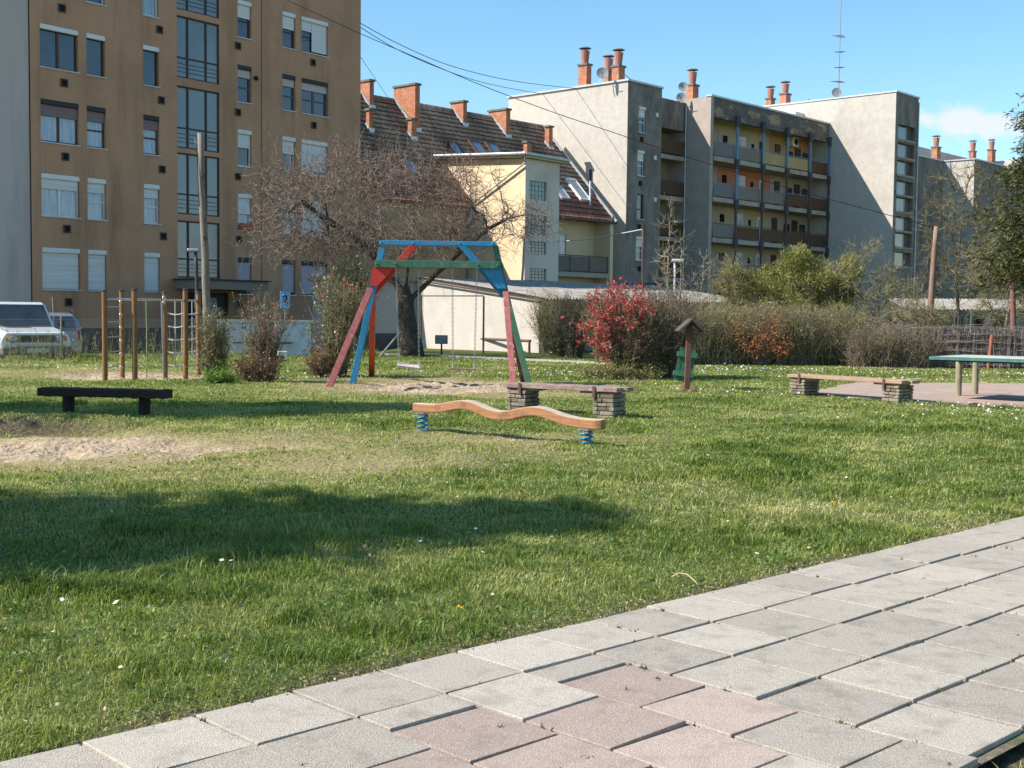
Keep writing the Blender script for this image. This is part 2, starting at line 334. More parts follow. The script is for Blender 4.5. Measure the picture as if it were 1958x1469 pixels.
for i in range(-9, 34):
    if i in (1, -1): vs = [(0, 1, ''), (1, 1.45, ''), (1.45, 2.45, 'pink'), (2.45, 3.45, 'pink'), (3.45, 4.45, ''), (4.45, 5.1, '')]
    elif i == 0: vs = [(0, 1, ''), (1, 2, ''), (2, 3, 'pink'), (3, 4, 'pink'), (4, 5.1, '')]
    elif i == -2: vs = [(0, 1, ''), (1, 2, ''), (2, 3, 'pink'), (3, 4, ''), (4, 5.1, '')]
    else: vs = [(j, j+1, '') for j in range(5)]
    off = .06*math.sin(i*.7)
    for a, b, k in vs: slab((i)*SL, (i+1)*SL, a*SL, b*SL, k)
def slab_mat(name, a, b, c):
    m = M(name, a, b, scale=160, rough=.95, spec=.08, bump=.5, bscale=220, c3=c, s3=7, t3=(.50, .66), sharp=(.38, .66)); n = m.node_tree; B = n.nodes['Principled BSDF']; L = n.links.new
    src = B.inputs['Base Color'].links[0].from_socket; at = n.nodes.new('ShaderNodeAttribute'); at.attribute_name = 'rnd'
    r = n.nodes.new('ShaderNodeMapRange'); L(at.outputs['Fac'], r.inputs[0]); r.inputs[3].default_value = .8; r.inputs[4].default_value = 1.1
    vm = n.nodes.new('ShaderNodeVectorMath'); vm.operation = 'SCALE'; L(src, vm.inputs[0]); L(r.outputs[0], vm.inputs['Scale']); src = vm.outputs[0]
    for sc, th, col in ((75, .22, (.60, .56, .50)), (34, .12, (.20, .17, .15))):      # pale and dark stones showing at the surface
        v = n.nodes.new('ShaderNodeTexVoronoi'); v.inputs['Scale'].default_value = sc; L(n.nodes['Texture Coordinate'].outputs['Object'], v.inputs['Vector'])
        g = n.nodes.new('ShaderNodeMath'); g.operation = 'LESS_THAN'; L(v.outputs['Distance'], g.inputs[0]); g.inputs[1].default_value = th
        q = n.nodes.new('ShaderNodeMath'); q.operation = 'MULTIPLY'; L(g.outputs[0], q.inputs[0]); q.inputs[1].default_value = .55
        x = n.nodes.new('ShaderNodeMix'); x.data_type = 'RGBA'; L(q.outputs[0], x.inputs[0]); L(src, x.inputs[6]); x.inputs[7].default_value = (*col, 1); src = x.outputs[2]
    n4 = n.nodes.new('ShaderNodeTexNoise'); n4.inputs['Scale'].default_value = 16; n4.inputs['Detail'].default_value = 8; n4.inputs['Roughness'].default_value = .75; L(n.nodes['Texture Coordinate'].outputs['Object'], n4.inputs['Vector']); r4 = n.nodes.new('ShaderNodeMapRange'); L(n4.outputs['Fac'], r4.inputs[0]); r4.inputs[1].default_value = .63; r4.inputs[2].default_value = .85
    x4 = n.nodes.new('ShaderNodeMix'); x4.data_type = 'RGBA'; L(r4.outputs[0], x4.inputs[0]); L(src, x4.inputs[6]); x4.inputs[7].default_value = (.17, .14, .105, 1); src = x4.outputs[2]
    L(src, B.inputs['Base Color']); return m
tag(mbp.build('pavement', [slab_mat('concrete slab', (.33, .29, .24), (.55, .495, .425), (.33, .295, .25)), slab_mat('pink concrete slab', (.36, .27, .23), (.54, .435, .375), (.36, .285, .24))], bevel=.004), kind='structure')
m = MB(); bd_ = [PO+PE*(-3.7)+PN*.0, PO+PE*14+PN*.0, PO+PE*14+PN*2.09, PO+PE*(-3.7)+PN*2.09]; m.add([(q[0], q[1], -.02) for q in bd_]+[(q[0], q[1], .008) for q in bd_], [(4, 5, 6, 7)])
tag(m.build('path', M('sandy joint soil', (.10, .075, .05), (.25, .20, .14), scale=25, rough=.95, bump=.6, c3=(.07, .10, .03), s3=3, t3=(.55, .65)), fixn=False), kind='structure')
# ------------------------------------------------------------------ road, court, kerb path
asph = M('asphalt', (.045, .047, .052), (.075, .075, .08), scale=30, rough=.9, bump=.4)
m = MB(); fd = np.array([.755, .656, 0]); fn = np.array([-.656, .755, 0]); f0 = np.array([-11.7, 32.6, -.243])
m.add([f0+fd*-30+fn*2.6, f0+fd*4.5+fn*2.6, f0+fd*9+fn*7.6, f0+fd*-30+fn*9], [(0, 1, 2, 3)]); tag(m.build('road', asph), kind='structure')
courtm = M('court paving', (.32, .215, .175), (.42, .31, .26), scale=3, rough=.9, bump=.5, bscale=60, c3=(.30, .26, .21), s3=1.2, t3=(.5, .62))
m = MB(); n = len(COURT)
def dens(P):
    out = []
    for a, b in zip(P, P[1:]+P[:1]):
        for k in range(8): t = k/8; out.append((a[0]+(b[0]-a[0])*t+rnd.uniform(-.06, .06), a[1]+(b[1]-a[1])*t+rnd.uniform(-.06, .06)))
    return out
CP = dens(COURT); m.prism(CP, 2, -.1, .05); tag(m.build('court', courtm), kind='structure')
m = MB(); K = [(-6.5, 41.6), (-2.45, 39.37), (-.3, 37.43), (2.63, 34.9), (4.4, 33.7)]
for a, b in zip(K, K[1:]): m.bar((a[0], a[1], .02), (b[0], b[1], .02), .3, .08, side=(0, 1, 0))
tag(m.build('path', M('kerb concrete', (.30, .28, .25), (.42, .40, .36), scale=8, bump=.3)), kind='structure')
# ------------------------------------------------------------------ grass
def grass():
    N = 1000000; lo, hi = 3.6, 44.; u = RG.random(N); k = .85; Yb = (lo**(1-k)+u*(hi**(1-k)-lo**(1-k)))**(1/(1-k)); Xb = (RG.random(N)*2-1)*(.425*Yb+1.9)
    pv = pave_v(Xb, Yb); s = sandm(Xb, Yb); d = drym(Xb, Yb); n1 = fbm(Xb, Yb, 1.3, 8.); n2 = fbm(Xb, Yb, 6., 2.)
    keep = ((pv < -.03+(n2-.5)*.16) | (pv > 5.12*SL+.03+(n2-.5)*.1)) & (RG.random(N) > s*1.02) & (RG.random(N) > d*.38) & (RG.random(N) > .75*(1-sst(.5, 1., ell(Xb, Yb, -7.2, 15.35, 2.8, .34)))) & ~inpoly(Xb, Yb, CP)
    fdv = fdist(Xb, Yb); keep &= ~((fdv > 2.4) & (Xb < -4)) & ~((Yb > 39.5) & (Xb > -4.5)) & ~((Yb > 34.9) & (Xb > 4.3))
    pd = np.full(N, 9.)
    for a, b in zip(K, K[1:]):
        a = np.array(a); b = np.array(b); L = b-a; t = np.clip(((Xb-a[0])*L[0]+(Yb-a[1])*L[1])/(L@L), 0, 1); pd = np.minimum(pd, np.hypot(Xb-a[0]-t*L[0], Yb-a[1]-t*L[1]))
    keep &= pd > .17
    Xb, Yb, s, d, n1, n2, pv, fdv = [q[keep] for q in (Xb, Yb, s, d, n1, n2, pv, fdv)]; N = len(Xb)
    tuft = sst(.5, .72, n1)+.6*sst(.6, .8, n2)+.7*sst(.56, .74, fbm(Xb, Yb, 2.9, 17.)); tuft = tuft*(1-.55*sst(9, 20, Yb)); edge = sst(.0, .35, -pv+.0)
    H = (.014+.020*RG.random(N)+.046*tuft)*(1-.55*d)*(1-.6*s)*np.where(pv < 0, .45+.55*edge, 1)*(1+.15*sst(10, 30, Yb)); verge = sst(-1.2, -.3, fdv)*(fdv < 2.4)*(Xb < -4); H = H*(1+verge*2.2)
    long_ = RG.random(N) < .05; H = np.where(long_, H*1.7, H)
    W = .0021*np.maximum(1, Yb/5.0)**.90*(.7+.6*RG.random(N)); tl = 0; th = RG.random(N)*2*np.pi; cl = fbm(Xb, Yb, 3.5, 4.)*9; th = np.where(RG.random(N) < .55, cl+RG.normal(0, .5, N), th)
    dx, dy = np.cos(th), np.sin(th); lean = .35+.85*RG.random(N); fa = RG.random(N)*2*np.pi*0+th+np.pi/2+RG.normal(0, .6, N); ax, ay = np.cos(fa)*W, np.sin(fa)*W
    Z = hz(Xb, Yb)-.004; z1 = Z+H*.62; z2 = Z+H*(1.08-.32*lean); m1 = .30*lean*H; m2 = .95*lean*H
    V = np.empty((N, 5, 3)); V[:, 0] = np.stack([Xb-ax, Yb-ay, Z], 1); V[:, 1] = np.stack([Xb+ax, Yb+ay, Z], 1)
    V[:, 2] = np.stack([Xb+dx*m1-ax*.75, Yb+dy*m1-ay*.75, z1], 1); V[:, 3] = np.stack([Xb+dx*m1+ax*.75, Yb+dy*m1+ay*.75, z1], 1); V[:, 4] = np.stack([Xb+dx*m2, Yb+dy*m2, z2], 1)
    b = (np.arange(N)*5)[:, None]; Q = (np.array([[0, 1, 3, 2]])+b); T = np.array([[2, 3, 4, 4]])+b
    # one mesh of triangles
    tri = np.concatenate([np.stack([Q[:, 0], Q[:, 1], Q[:, 2]], 1), np.stack([Q[:, 0], Q[:, 2], Q[:, 3]], 1), T[:, :3]])
    r = .40*RG.random(N)+.62*(fbm(Xb, Yb, .8, 21.)-.15)+.18*n2*0+.10; r = np.clip(r+.42*d*RG.random(N)+.25*s-.17*tuft, 0, 1); r = np.where(RG.random(N) < .028, .97, r)
    return npmesh('grass', V, tri, grass_mat(), None, np.concatenate([r, r, r]))
def grass_mat():
    m = bpy.data.materials.new('grass blade'); m.use_nodes = True; n = m.node_tree; B = n.nodes['Principled BSDF']; L = n.links.new
    at = n.nodes.new('ShaderNodeAttribute'); at.attribute_name = 'rnd'; cr = n.nodes.new('ShaderNodeValToRGB'); L(at.outputs['Fac'], cr.inputs[0]); e = cr.color_ramp.elements
    e[0].position = .1; e[0].color = (.06, .125, .014, 1); e[1].position = 1.; e[1].color = (.50, .43, .25, 1)
    for p, c in ((.34, (.21, .285, .05)), (.58, (.42, .435, .12)), (.8, (.62, .55, .29))): x = e.new(p); x.color = (*c, 1)
    L(cr.outputs[0], B.inputs['Base Color']); B.inputs['Roughness'].default_value = .45; B.inputs['Specular IOR Level'].default_value = .35
    tr = n.nodes.new('ShaderNodeBsdfTranslucent'); L(cr.outputs[0], tr.inputs[0]); ms = n.nodes.new('ShaderNodeMixShader'); ms.inputs[0].default_value = .46; L(B.outputs[0], ms.inputs[1]); L(tr.outputs[0], ms.inputs[2]); L(ms.outputs[0], n.nodes['Material Output'].inputs[0]); return m
tag(grass(), 'short green lawn grass with longer tufts around the play equipment', 'grass', kind='stuff')
def daisies():
    A = [(8.4, 18.6, 2.6, 1.9, 520), (7.9, 23.9+3.2, 2.4, .7, 160), (5.6, 31.5, 2.6, 2.3, 420), (11, 31, 3, 1.7, 330), (1.3, 29, 2.2, 3., 240), (-4.6, 25.3, 2.2, 1.8, 200), (-.5, 36.5, 3., 2.5, 240), (-9.5, 29, 3, 1.4, 200), (4.5, 22.4, 2., 2.2, 140), (-1.5, 28, 2.5, 1.5, 160), (7, 21, 7, 6, 110), (8.2, 20.2, 1.6, .8, 120), (0, 7.5, 3.5, 2.2, 16), (-2.5, 8, 2, 2, 10)]
    P = []
    for cx, cy, a, b, n in A:
        n = int(n*.62); P.append(np.stack([cx+RG.normal(0, .5, n)*a, cy+RG.normal(0, .5, n)*b], 1))
    P = np.concatenate(P); P = P[(pave_v(P[:, 0], P[:, 1]) < -.1) & ~inpoly(P[:, 0], P[:, 1], CP) & (sandm(P[:, 0], P[:, 1]) < .2) & (P[:, 1] < 36)]; n = len(P)
    z = hz(P[:, 0], P[:, 1])+.055+.03*RG.random(n); r = .008+.007*RG.random(n)+.0002*P[:, 1]; V = np.empty((n, 6, 3)); tx, ty = RG.normal(0, .35, (2, n))
    for k in range(6):
        c, s = math.cos(k*math.pi/3), math.sin(k*math.pi/3); V[:, k] = np.stack([P[:, 0]+c*r, P[:, 1]+s*r, z+(tx*c+ty*s)*r], 1)
    b = (np.arange(n)*6)[:, None]; Q = np.concatenate([np.array([[0, 1, 2, 3]])+b, np.array([[0, 3, 4, 5]])+b])
    return npmesh('daisies', V, Q, M('daisy petals', (.75, .75, .72), rough=.6, transl=.2))
tag(daisies(), 'small white daisies scattered through the lawn', 'flowers', kind='stuff')
# ------------------------------------------------------------------ shared building materials
white = M('white plastic', (.68, .66, .63), (.76, .74, .71), scale=3, rough=.5); glassd = M('dark window glass', (.02, .028, .045), (.05, .065, .10), scale=1.5, rough=.06, spec=.8)
glassc = M('curtained window glass', (.17, .22, .30), (.42, .48, .56), scale=4, rough=.1, spec=.8, stretch=(4, 4, .4)); brownf = M('brown window frame', (.10, .045, .03), rough=.6); darkbox = M('dark shutter box', (.035, .033, .035), rough=.6)
mauve = M('mauve shutter slats', (.20, .13, .14), (.24, .165, .17), scale=3, stretch=(.2, .2, 30), rough=.6); lav = M('lavender shutter slats', (.36, .32, .37), (.42, .38, .42), scale=3, stretch=(.2, .2, 30), rough=.6); pinksh = M('pinkish shutter slats', (.48, .38, .35), (.55, .45, .42), scale=3, stretch=(.2, .2, 30), rough=.6)
whsl = M('white shutter slats', (.58, .56, .55), (.74, .72, .70), scale=2, stretch=(.1, .1, 22), rough=.5, sharp=(.45, .55)); metal = M('dull metal', (.28, .28, .29), (.4, .4, .41), scale=5, rough=.4, metal=.7); dark = M('dark opening', (.012, .012, .014), rough=.9); zinc = M('zinc sheet', (.38, .40, .42), (.52, .54, .56), scale=3, rough=.45, metal=.4)
def brick_mat(name, a, b, mort, sc=4., bump=.6):
    m = M(name, a, b, scale=3, rough=.9, c3=tuple(q*.35 for q in a), s3=1.6, t3=(.62, .78)); n = m.node_tree; L = n.links.new; B = n.nodes['Principled BSDF']; src = B.inputs['Base Color'].links[0].from_socket
    tc = n.nodes['Texture Coordinate']; sx = n.nodes.new('ShaderNodeSeparateXYZ'); L(tc.outputs['Object'], sx.inputs[0]); ad = n.nodes.new('ShaderNodeMath'); ad.operation = 'ADD'; L(sx.outputs[0], ad.inputs[0]); L(sx.outputs[1], ad.inputs[1])
    cx = n.nodes.new('ShaderNodeCombineXYZ'); L(ad.outputs[0], cx.inputs[0]); L(sx.outputs[2], cx.inputs[1]); br = n.nodes.new('ShaderNodeTexBrick'); L(cx.outputs[0], br.inputs[0]); br.inputs['Scale'].default_value = sc
    br.inputs['Color1'].default_value = (1, 1, 1, 1); br.inputs['Color2'].default_value = (.72, .72, .72, 1); br.inputs['Mortar'].default_value = (*mort, 1); br.inputs['Mortar Size'].default_value = .025
    x = n.nodes.new('ShaderNodeMix'); x.data_type = 'RGBA'; x.blend_type = 'MULTIPLY'; x.inputs[0].default_value = 1; L(src, x.inputs[6]); L(br.outputs[0], x.inputs[7]); L(x.outputs[2], B.inputs['Base Color'])
    bp = n.nodes.new('ShaderNodeBump'); bp.inputs['Strength'].default_value = bump; bp.inputs['Distance'].default_value = .03; bp.invert = True; L(br.outputs['Fac'], bp.inputs['Height']); L(bp.outputs[0], B.inputs['Normal']); return m
brick = brick_mat('red brick', (.36, .13, .07), (.52, .23, .13), (1.35, 1.6, 1.8), 2.6); cap = M('concrete cap', (.10, .095, .085), (.20, .19, .17), scale=4, rough=.9, bump=.3)
pot = M('clay pot', (.33, .13, .09), (.45, .2, .14), scale=4, rough=.8)
def grime(mat, col, s=.5, a=.5, b=.75, st=(1, 1, .12)):      # stains running down a wall
    n = mat.node_tree; L = n.links.new; B = n.nodes['Principled BSDF']; src = B.inputs['Base Color'].links[0].from_socket; tc = n.nodes['Texture Coordinate']
    mp = n.nodes.new('ShaderNodeMapping'); mp.inputs['Scale'].default_value = st; L(tc.outputs['Object'], mp.inputs[0]); t = n.nodes.new('ShaderNodeTexNoise'); t.inputs['Scale'].default_value = s; t.inputs['Detail'].default_value = 9; t.inputs['Roughness'].default_value = .7; L(mp.outputs[0], t.inputs['Vector'])
    r = n.nodes.new('ShaderNodeMapRange'); L(t.outputs['Fac'], r.inputs[0]); r.inputs[1].default_value = a; r.inputs[2].default_value = b; x = n.nodes.new('ShaderNodeMix'); x.data_type = 'RGBA'; L(r.outputs[0], x.inputs[0]); L(src, x.inputs[6]); x.inputs[7].default_value = (*col, 1); L(x.outputs[2], B.inputs['Base Color']); return mat
def window(root, u0, u1, z0, z1, y=.12, frame=white, pane=glassd, sash=1, shut=0., smat=whsl, box=white, rail=0., bottom=0., sill=True, parts=None, trans=None):
    m = MB(); t = .055
    m.box((u0, y, z0), (u0+t, y+.07, z1)); m.box((u1-t, y, z0), (u1, y+.07, z1)); m.box((u0+t, y, z0), (u1-t, y+.07, z0+t)); m.box((u0+t, y, z1-t), (u1-t, y+.07, z1))
    for k in range(1, sash+1):
        if sash > 1 and k < sash: c = u0+(u1-u0)*k/sash; m.box((c-.05, y-.004, z0+t), (c+.05, y+.066, z1-t))
    if rail: m.box((u0+t, y-.006, z0+(z1-z0)*rail-.03), (u1-t, y+.064, z0+(z1-z0)*rail+.03))
    w = m.build('window', frame, root)
    MB().box((u0+t*.5, y+.03, z0+t*.5), (u1-t*.5, y+.045, z1-t*.5)).build('pane', pane, w)
    if sill: MB().box((u0-.05, y-.17, z0-.045), (u1+.05, y+.02, z0-.005)).build('sill', zinc, w)
    if box: MB().box((u0+.004, y-.15, z1-.19), (u1-.004, y-.012, z1-.003)).build('shutter_box', box, w, bevel=.03)
    if shut: MB().box((u0+.03, y-.05, z1-.19-(z1-z0-.2)*shut+bottom), (u1-.03, y-.03, z1-.15)).build('shutter', smat, w)
    return w
def chimney(root, x0, x1, y0, y1, z0, z1, pots=0, capd=True, mat=brick):
    c = MB().box((x0, y0, z0), (x1, y1, z1)).build('chimney', mat, root)
    MB().box((x0-.07, y0-.07, z1-.002), (x1+.07, y1+.07, z1+.11)).build('chimney_cap', cap, c)
    if pots:
        cx, cy = (x0+x1)/2, (y0+y1)/2; m = MB(); m.tube([(cx, cy, z1+.11), (cx, cy, z1+.11+pots*.7)], [.22, .31], 14); p = m.build('chimney_pot', pot, c, smooth=False)
        m = MB(); h = z1+.11+pots*.7
        for a in (0, 2.1, 4.2): m.tube([(cx+.2*math.cos(a), cy+.2*math.sin(a), h-.02), (cx+.2*math.cos(a), cy+.2*math.sin(a), h+.16)], .02, 5)
        m.tube([(cx, cy, h+.16), (cx, cy, h+.24)], [.42, .30], 14); m.build('pot_cowl', cap, c)
    return c
# ------------------------------------------------------------------ brown block of flats
BF = Frame((-17.6, 47.), 52.7); U0 = BF.hit(62, 560)[0]; U1 = BF.hit(689.3, 200)[0]; GB = -.4
ochre = grime(M('ochre render', (.48, .255, .15), (.555, .30, .18), scale=.7, rough=.95, bump=.35, bscale=40, c3=(.36, .195, .12), s3=.25, t3=(.5, .75)), (.26, .145, .085), .9, .50, .76)
palew = grime(M('pale grey render', (.50, .40, .365), (.56, .46, .42), scale=.6, rough=.95, bump=.3, bscale=40), (.26, .235, .225), .4, .5, .8)
root = empty('apartment_building', BF.w(U0, 0, 0), 52.7, 'tall ochre block of flats with white roller shutters and glazed staircase', 'building')
def bu(px, py, v=0.): u, z = BF.hit(px, py, v); return u-U0, z
C1 = (bu(76.3, 90)[0], bu(149.5, 90)[0]); C2 = (bu(165, 90)[0], bu(201, 90)[0]); C3 = (bu(273.5, 120)[0], bu(304, 120)[0]); ST = (bu(338.6, 220)[0], bu(420, 220)[0])
C4 = (bu(454.5, 200)[0], bu(481, 200)[0]); C5 = (bu(540, 190)[0], bu(565, 190)[0]); C6 = (bu(576.5, 190)[0], bu(627, 190)[0]); TOP = 20.5; LEN = U1-U0
z0b, z1b = bu(76, 553)[1], bu(76, 472.5)[1]; ST_H = (bu(76, 42)[1]-bu(85, 471)[1])/3
holes = []
for k in range(6):
    for c in (C1, C2, C3, C4, C5, C6): holes.append((c[0], c[1], z0b+ST_H*k, z1b+ST_H*k))
sz = []
for a, b in ((147, 163), (282, 291), (408.6, 421)): sz.append((bu(339, a)[1], bu(339, b)[1]))
zc = bu(339, 533)[1]; dz_ = sz[0][0]-sz[1][0]
secs = [(zc+.05, sz[2][1]), (sz[2][0], sz[1][1]), (sz[1][0], sz[0][1]), (sz[0][0], sz[0][0]+ST_H-.25), (sz[0][0]+ST_H, sz[0][0]+2*ST_H-.25)]
for a, b in secs: holes.append((ST[0], ST[1], a, b))
DR = (ST[0]+.5, ST[1]+.5, GB, zc-.55); holes.append(DR)
m = MB(); wall_holes(m, 0, LEN, GB, TOP, holes, 0, .28); m.box((.0, .30, GB), (LEN, 6., TOP-.01)); m.build('wall', ochre, root, fixn=False)
m = MB(); m.box((.02, -.035, GB), (DR[0]-.1, .0-.002, .62)); m.box((DR[1]+.1, -.035, GB), (LEN-.02, -.002, .62)); m.build('plinth', M('dark plinth render', (.075, .06, .055), (.11, .09, .08), scale=2, rough=.95, bump=.3), root)
MB().box((-.3, -.35, TOP), (LEN+.2, 6.2, TOP+.4)).build('roof', cap, root)
def row(c, k): return (c[0], c[1], z0b+ST_H*k, z1b+ST_H*k)
W_ = lambda c, k, **a: window(root, *row(c, k), **a)
big = dict(sash=2)
for c, s in ((C1, 2), (C2, 1), (C3, 1)):
    one = c is not C1
    W_(c, 0, sash=s, shut=.98)
    W_(c, 1, sash=s, shut=.27, pane=glassc, rail=.42 if one else 0)
    W_(c, 2, sash=s, shut=.30 if one is False else .28, smat=mauve, box=darkbox, frame=brownf, pane=glassc, rail=.42 if one else 0)
    W_(c, 3, sash=s, frame=brownf)
    W_(c, 4, sash=s, pane=glassc if c is C3 else glassd); W_(c, 5, sash=s)
for c, s in ((C4, 1), (C5, 1), (C6, 2)):
    W_(c, 0, sash=s, shut=.93, smat=lav, box=darkbox, frame=brownf)
    W_(c, 1, sash=s, shut=.5, pane=glassc); W_(c, 2, sash=s, shut=.42 if s == 1 else .88)
    W_(c, 3, sash=s, shut=.24, smat=pinksh, box=darkbox, frame=M('grey timber frame', (.13, .11, .11), rough=.7), pane=glassd, rail=.4)
    W_(c, 4, sash=s, shut=.40 if s == 1 else .0, rail=.45, frame=brownf); W_(c, 5, sash=s, shut=.4)
z = row(C6, 4); um = C6[0]+(C6[1]-C6[0])*.42
MB().box((um, .075, z[2]+.1), (C6[1]-.03, .09, z[3]-.15)).build('shutter', whsl, root); MB().box((C6[0]+.03, .075, z[2]+.95), (um-.02, .09, z[3]-.15)).build('shutter', whsl, root)
z = row(C4, 1); MB().box((C4[0]+.05, -.18, z[2]), (C4[1]-.05, -.01, z[2]+.3)).build('flower_box', M('orange flower box', (.45, .10, .05), rough=.6), root, bevel=.01)
vr = MB()
def vent(px, py, s=.30):
    u, z = bu(px, py); f = MB().box((u-s/2, -.05, z-s/2), (u-s/2+.04, .0, z+s/2)).box((u+s/2-.04, -.05, z-s/2), (u+s/2, .0, z+s/2)).box((u-s/2+.04, -.05, z+s/2-.04), (u+s/2-.04, .0, z+s/2)).box((u-s/2+.04, -.05, z-s/2), (u+s/2-.04, .0, z-s/2+.04)).build('vent', M('rusty vent frame', (.07, .045, .035), (.12, .07, .05), scale=9, rough=.8), root)
    MB().box((u-s/2+.04, -.02, z-s/2+.04), (u+s/2-.04, -.01, z+s/2-.04)).build('vent_grille', dark, f)
for p in ((118, 16), (122, 159), (124.5, 300), (127.5, 438), (130.5, 578), (304.5, 57), (308, 192), (309.5, 324), (312, 452), (314, 586), (454.5, 88), (454.5, 215), (454.5, 338), (457, 458), (457, 583), (598, 120), (599.5, 240), (602, 586)): vent(*p)
# staircase glazing
fr = M('dark steel glazing bar', (.05, .03, .028), rough=.5); stg = M('hazy staircase glass', (.10, .13, .145), (.18, .215, .215), scale=.5, rough=.12, spec=.8); rl = M('inner railing', (.10, .13, .18), rough=.6)
for a, b in secs:
    m = MB(); w = ST[1]-ST[0]
    for t in (0, .27, .70, 1): c = ST[0]+w*t; m.box((max(c-.04, ST[0]), .06, a), (min(c+.04, ST[1]), .13, b))
    tr = a+(b-a)*.33
    for h in (a+.03, tr, b-.03): m.box((ST[0]+.041, .065, h-.03), (ST[1]-.041, .125, h+.03))
    g = m.build('staircase_window', fr, root); MB().box((ST[0], .10, a), (ST[1], .11, b)).build('pane', stg, g)
    m = MB()
    for q in (.3, .5, .7): m.box((ST[0]+.1, .068, a+(tr-a)*q), (ST[1]-.1, .082, a+(tr-a)*q+.025))
    m.build('railing', rl, g)
cn = MB().box((ST[0]-.15, -1.3, zc-.42), (ST[1]+1.55, -.002, zc-.06)).build('canopy', M('canopy concrete', (.24, .19, .15), (.30, .24, .19), scale=2, rough=.9), root)
MB().box((ST[0]-.25, -1.4, zc-.058), (ST[1]+1.65, -.002, zc)).build('canopy_edge', darkbox, cn); MB().cyl((ST[0]-.05, -1.2, GB), .045, zc-.42-GB, 8).build('canopy_post', metal, cn)
d = MB().box((DR[0], .12, GB), (DR[1], .2, DR[3])).build('door', M('dark door', (.03, .022, .02), rough=.5), root)
MB().box((DR[0]+1.1, .09, .2), (DR[0]+1.6, .118, DR[3]-.2)).build('door_pane', glassc, d)
u = bu(500, 200)[0]; MB().box((u-.012, -.02, .62), (u+.012, -.001, TOP-.1)).build('downpipe', M('cable duct', (.13, .09, .06), rough=.8), root)
u, z = bu(488.5, 150); MB().tube([(u, -.09, z), (u, 0, z)], .1, 12).build('vent_pipe', dark, root)
# pale neighbouring block
root = empty('apartment_building', BF.w(U0-2.8, .05, 0), 52.7, 'pale grey windowless end wall of the flats left of the ochre block', 'building')
MB().box((0, 0, GB), (2.78, 5.9, TOP-.2)).build('wall', palew, root); MB().box((-.2, -.2, TOP-.199), (2.78, 5.9, TOP+.1)).build('roof', cap, root)
# ------------------------------------------------------------------ grey block of flats with galleries
GF = Frame((13.2, 85.5), 47.7); GZ = -.4
greyw = grime(M('weathered grey render', (.35, .29, .25), (.45, .38, .33), scale=1.2, rough=.95, bump=.5, bscale=12, c3=(.25, .215, .18), s3=.35, t3=(.48, .72), st3=(1, 1, .5)), (.13, .12, .115), .8, .58, .80, (1, 1, .2))
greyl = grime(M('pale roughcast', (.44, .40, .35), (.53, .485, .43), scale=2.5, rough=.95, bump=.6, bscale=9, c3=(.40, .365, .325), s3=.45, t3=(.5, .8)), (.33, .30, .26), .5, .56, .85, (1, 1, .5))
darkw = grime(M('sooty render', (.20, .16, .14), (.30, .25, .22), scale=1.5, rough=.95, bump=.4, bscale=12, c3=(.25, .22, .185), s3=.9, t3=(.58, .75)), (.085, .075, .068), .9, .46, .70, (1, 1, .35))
root = empty('apartment_building', GF.w(0, 0, 0), 47.7, 'weathered grey block of flats with open galleries and blue posts', 'building')
RT_ = 16.05
def gx(px, py, y): return GF.hit(px, py, y)
uC1 = gx(1201, 162, .96)[0]; uC2 = gx(1266, 178, .96)[0]; UT = gx(1585, 243, 0)[0]; yG = 2.05
def gsides(m, x, y0, y1, z0, z1): m.add([(x, y0, z0), (x, y1, z0), (x, y1, z1), (x, y0, z1)], [(0, 1, 2, 3)])
# unit 1: lit end wall + dark front with three windows
wn = []
for a, b, c, d_ in ((1221.7, 203, 1234, 255), (1219.3, 287, 1231.3, 337.5), (1218, 371, 1230.5, 420), (1216, 452, 1229, 498)):
    u0_, zt = gx(a, b, .96); u1_, zb = gx(c, d_, .96); wn.append((u0_, u1_, zb, zt))
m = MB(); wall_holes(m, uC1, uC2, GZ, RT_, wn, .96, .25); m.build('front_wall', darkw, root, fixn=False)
m = MB(); m.box((uC1+.01, 1.24, GZ), (uC2, 11.2, RT_-.2)); gsides(m, uC1, .96, 11.2, GZ, RT_); gsides(m, uC2, .96, 1.25, GZ, RT_); m.build('end_wall', greyl, root, fixn=False)
MB().box((uC1-.1, .86, RT_), (uC2+.05, 11.3, RT_+.12)).build('parapet_coping', zinc, root)
for i, h in enumerate(wn): window(root, *h, y=1.06, frame=white if i != 2 else brownf, pane=glassd, shut=.35 if i != 2 else 0, box=white if i != 2 else None, rail=.4)
for p in ((1227, 267), (1224, 351), (1222, 434), (1222, 514)):
    u_, z_ = gx(*p, .96); v = MB().box((u_-.16, .93, z_-.16), (u_+.16, .958, z_+.16)).build('vent', dark, root)
for p in ((1255.7, 220), (1252, 302), (1252, 382)):
    u_, z_ = gx(*p, .96); MB().box((u_-.13, .90, z_-.13), (u_+.13, .958, z_+.13)).build('wall_box', white, root)
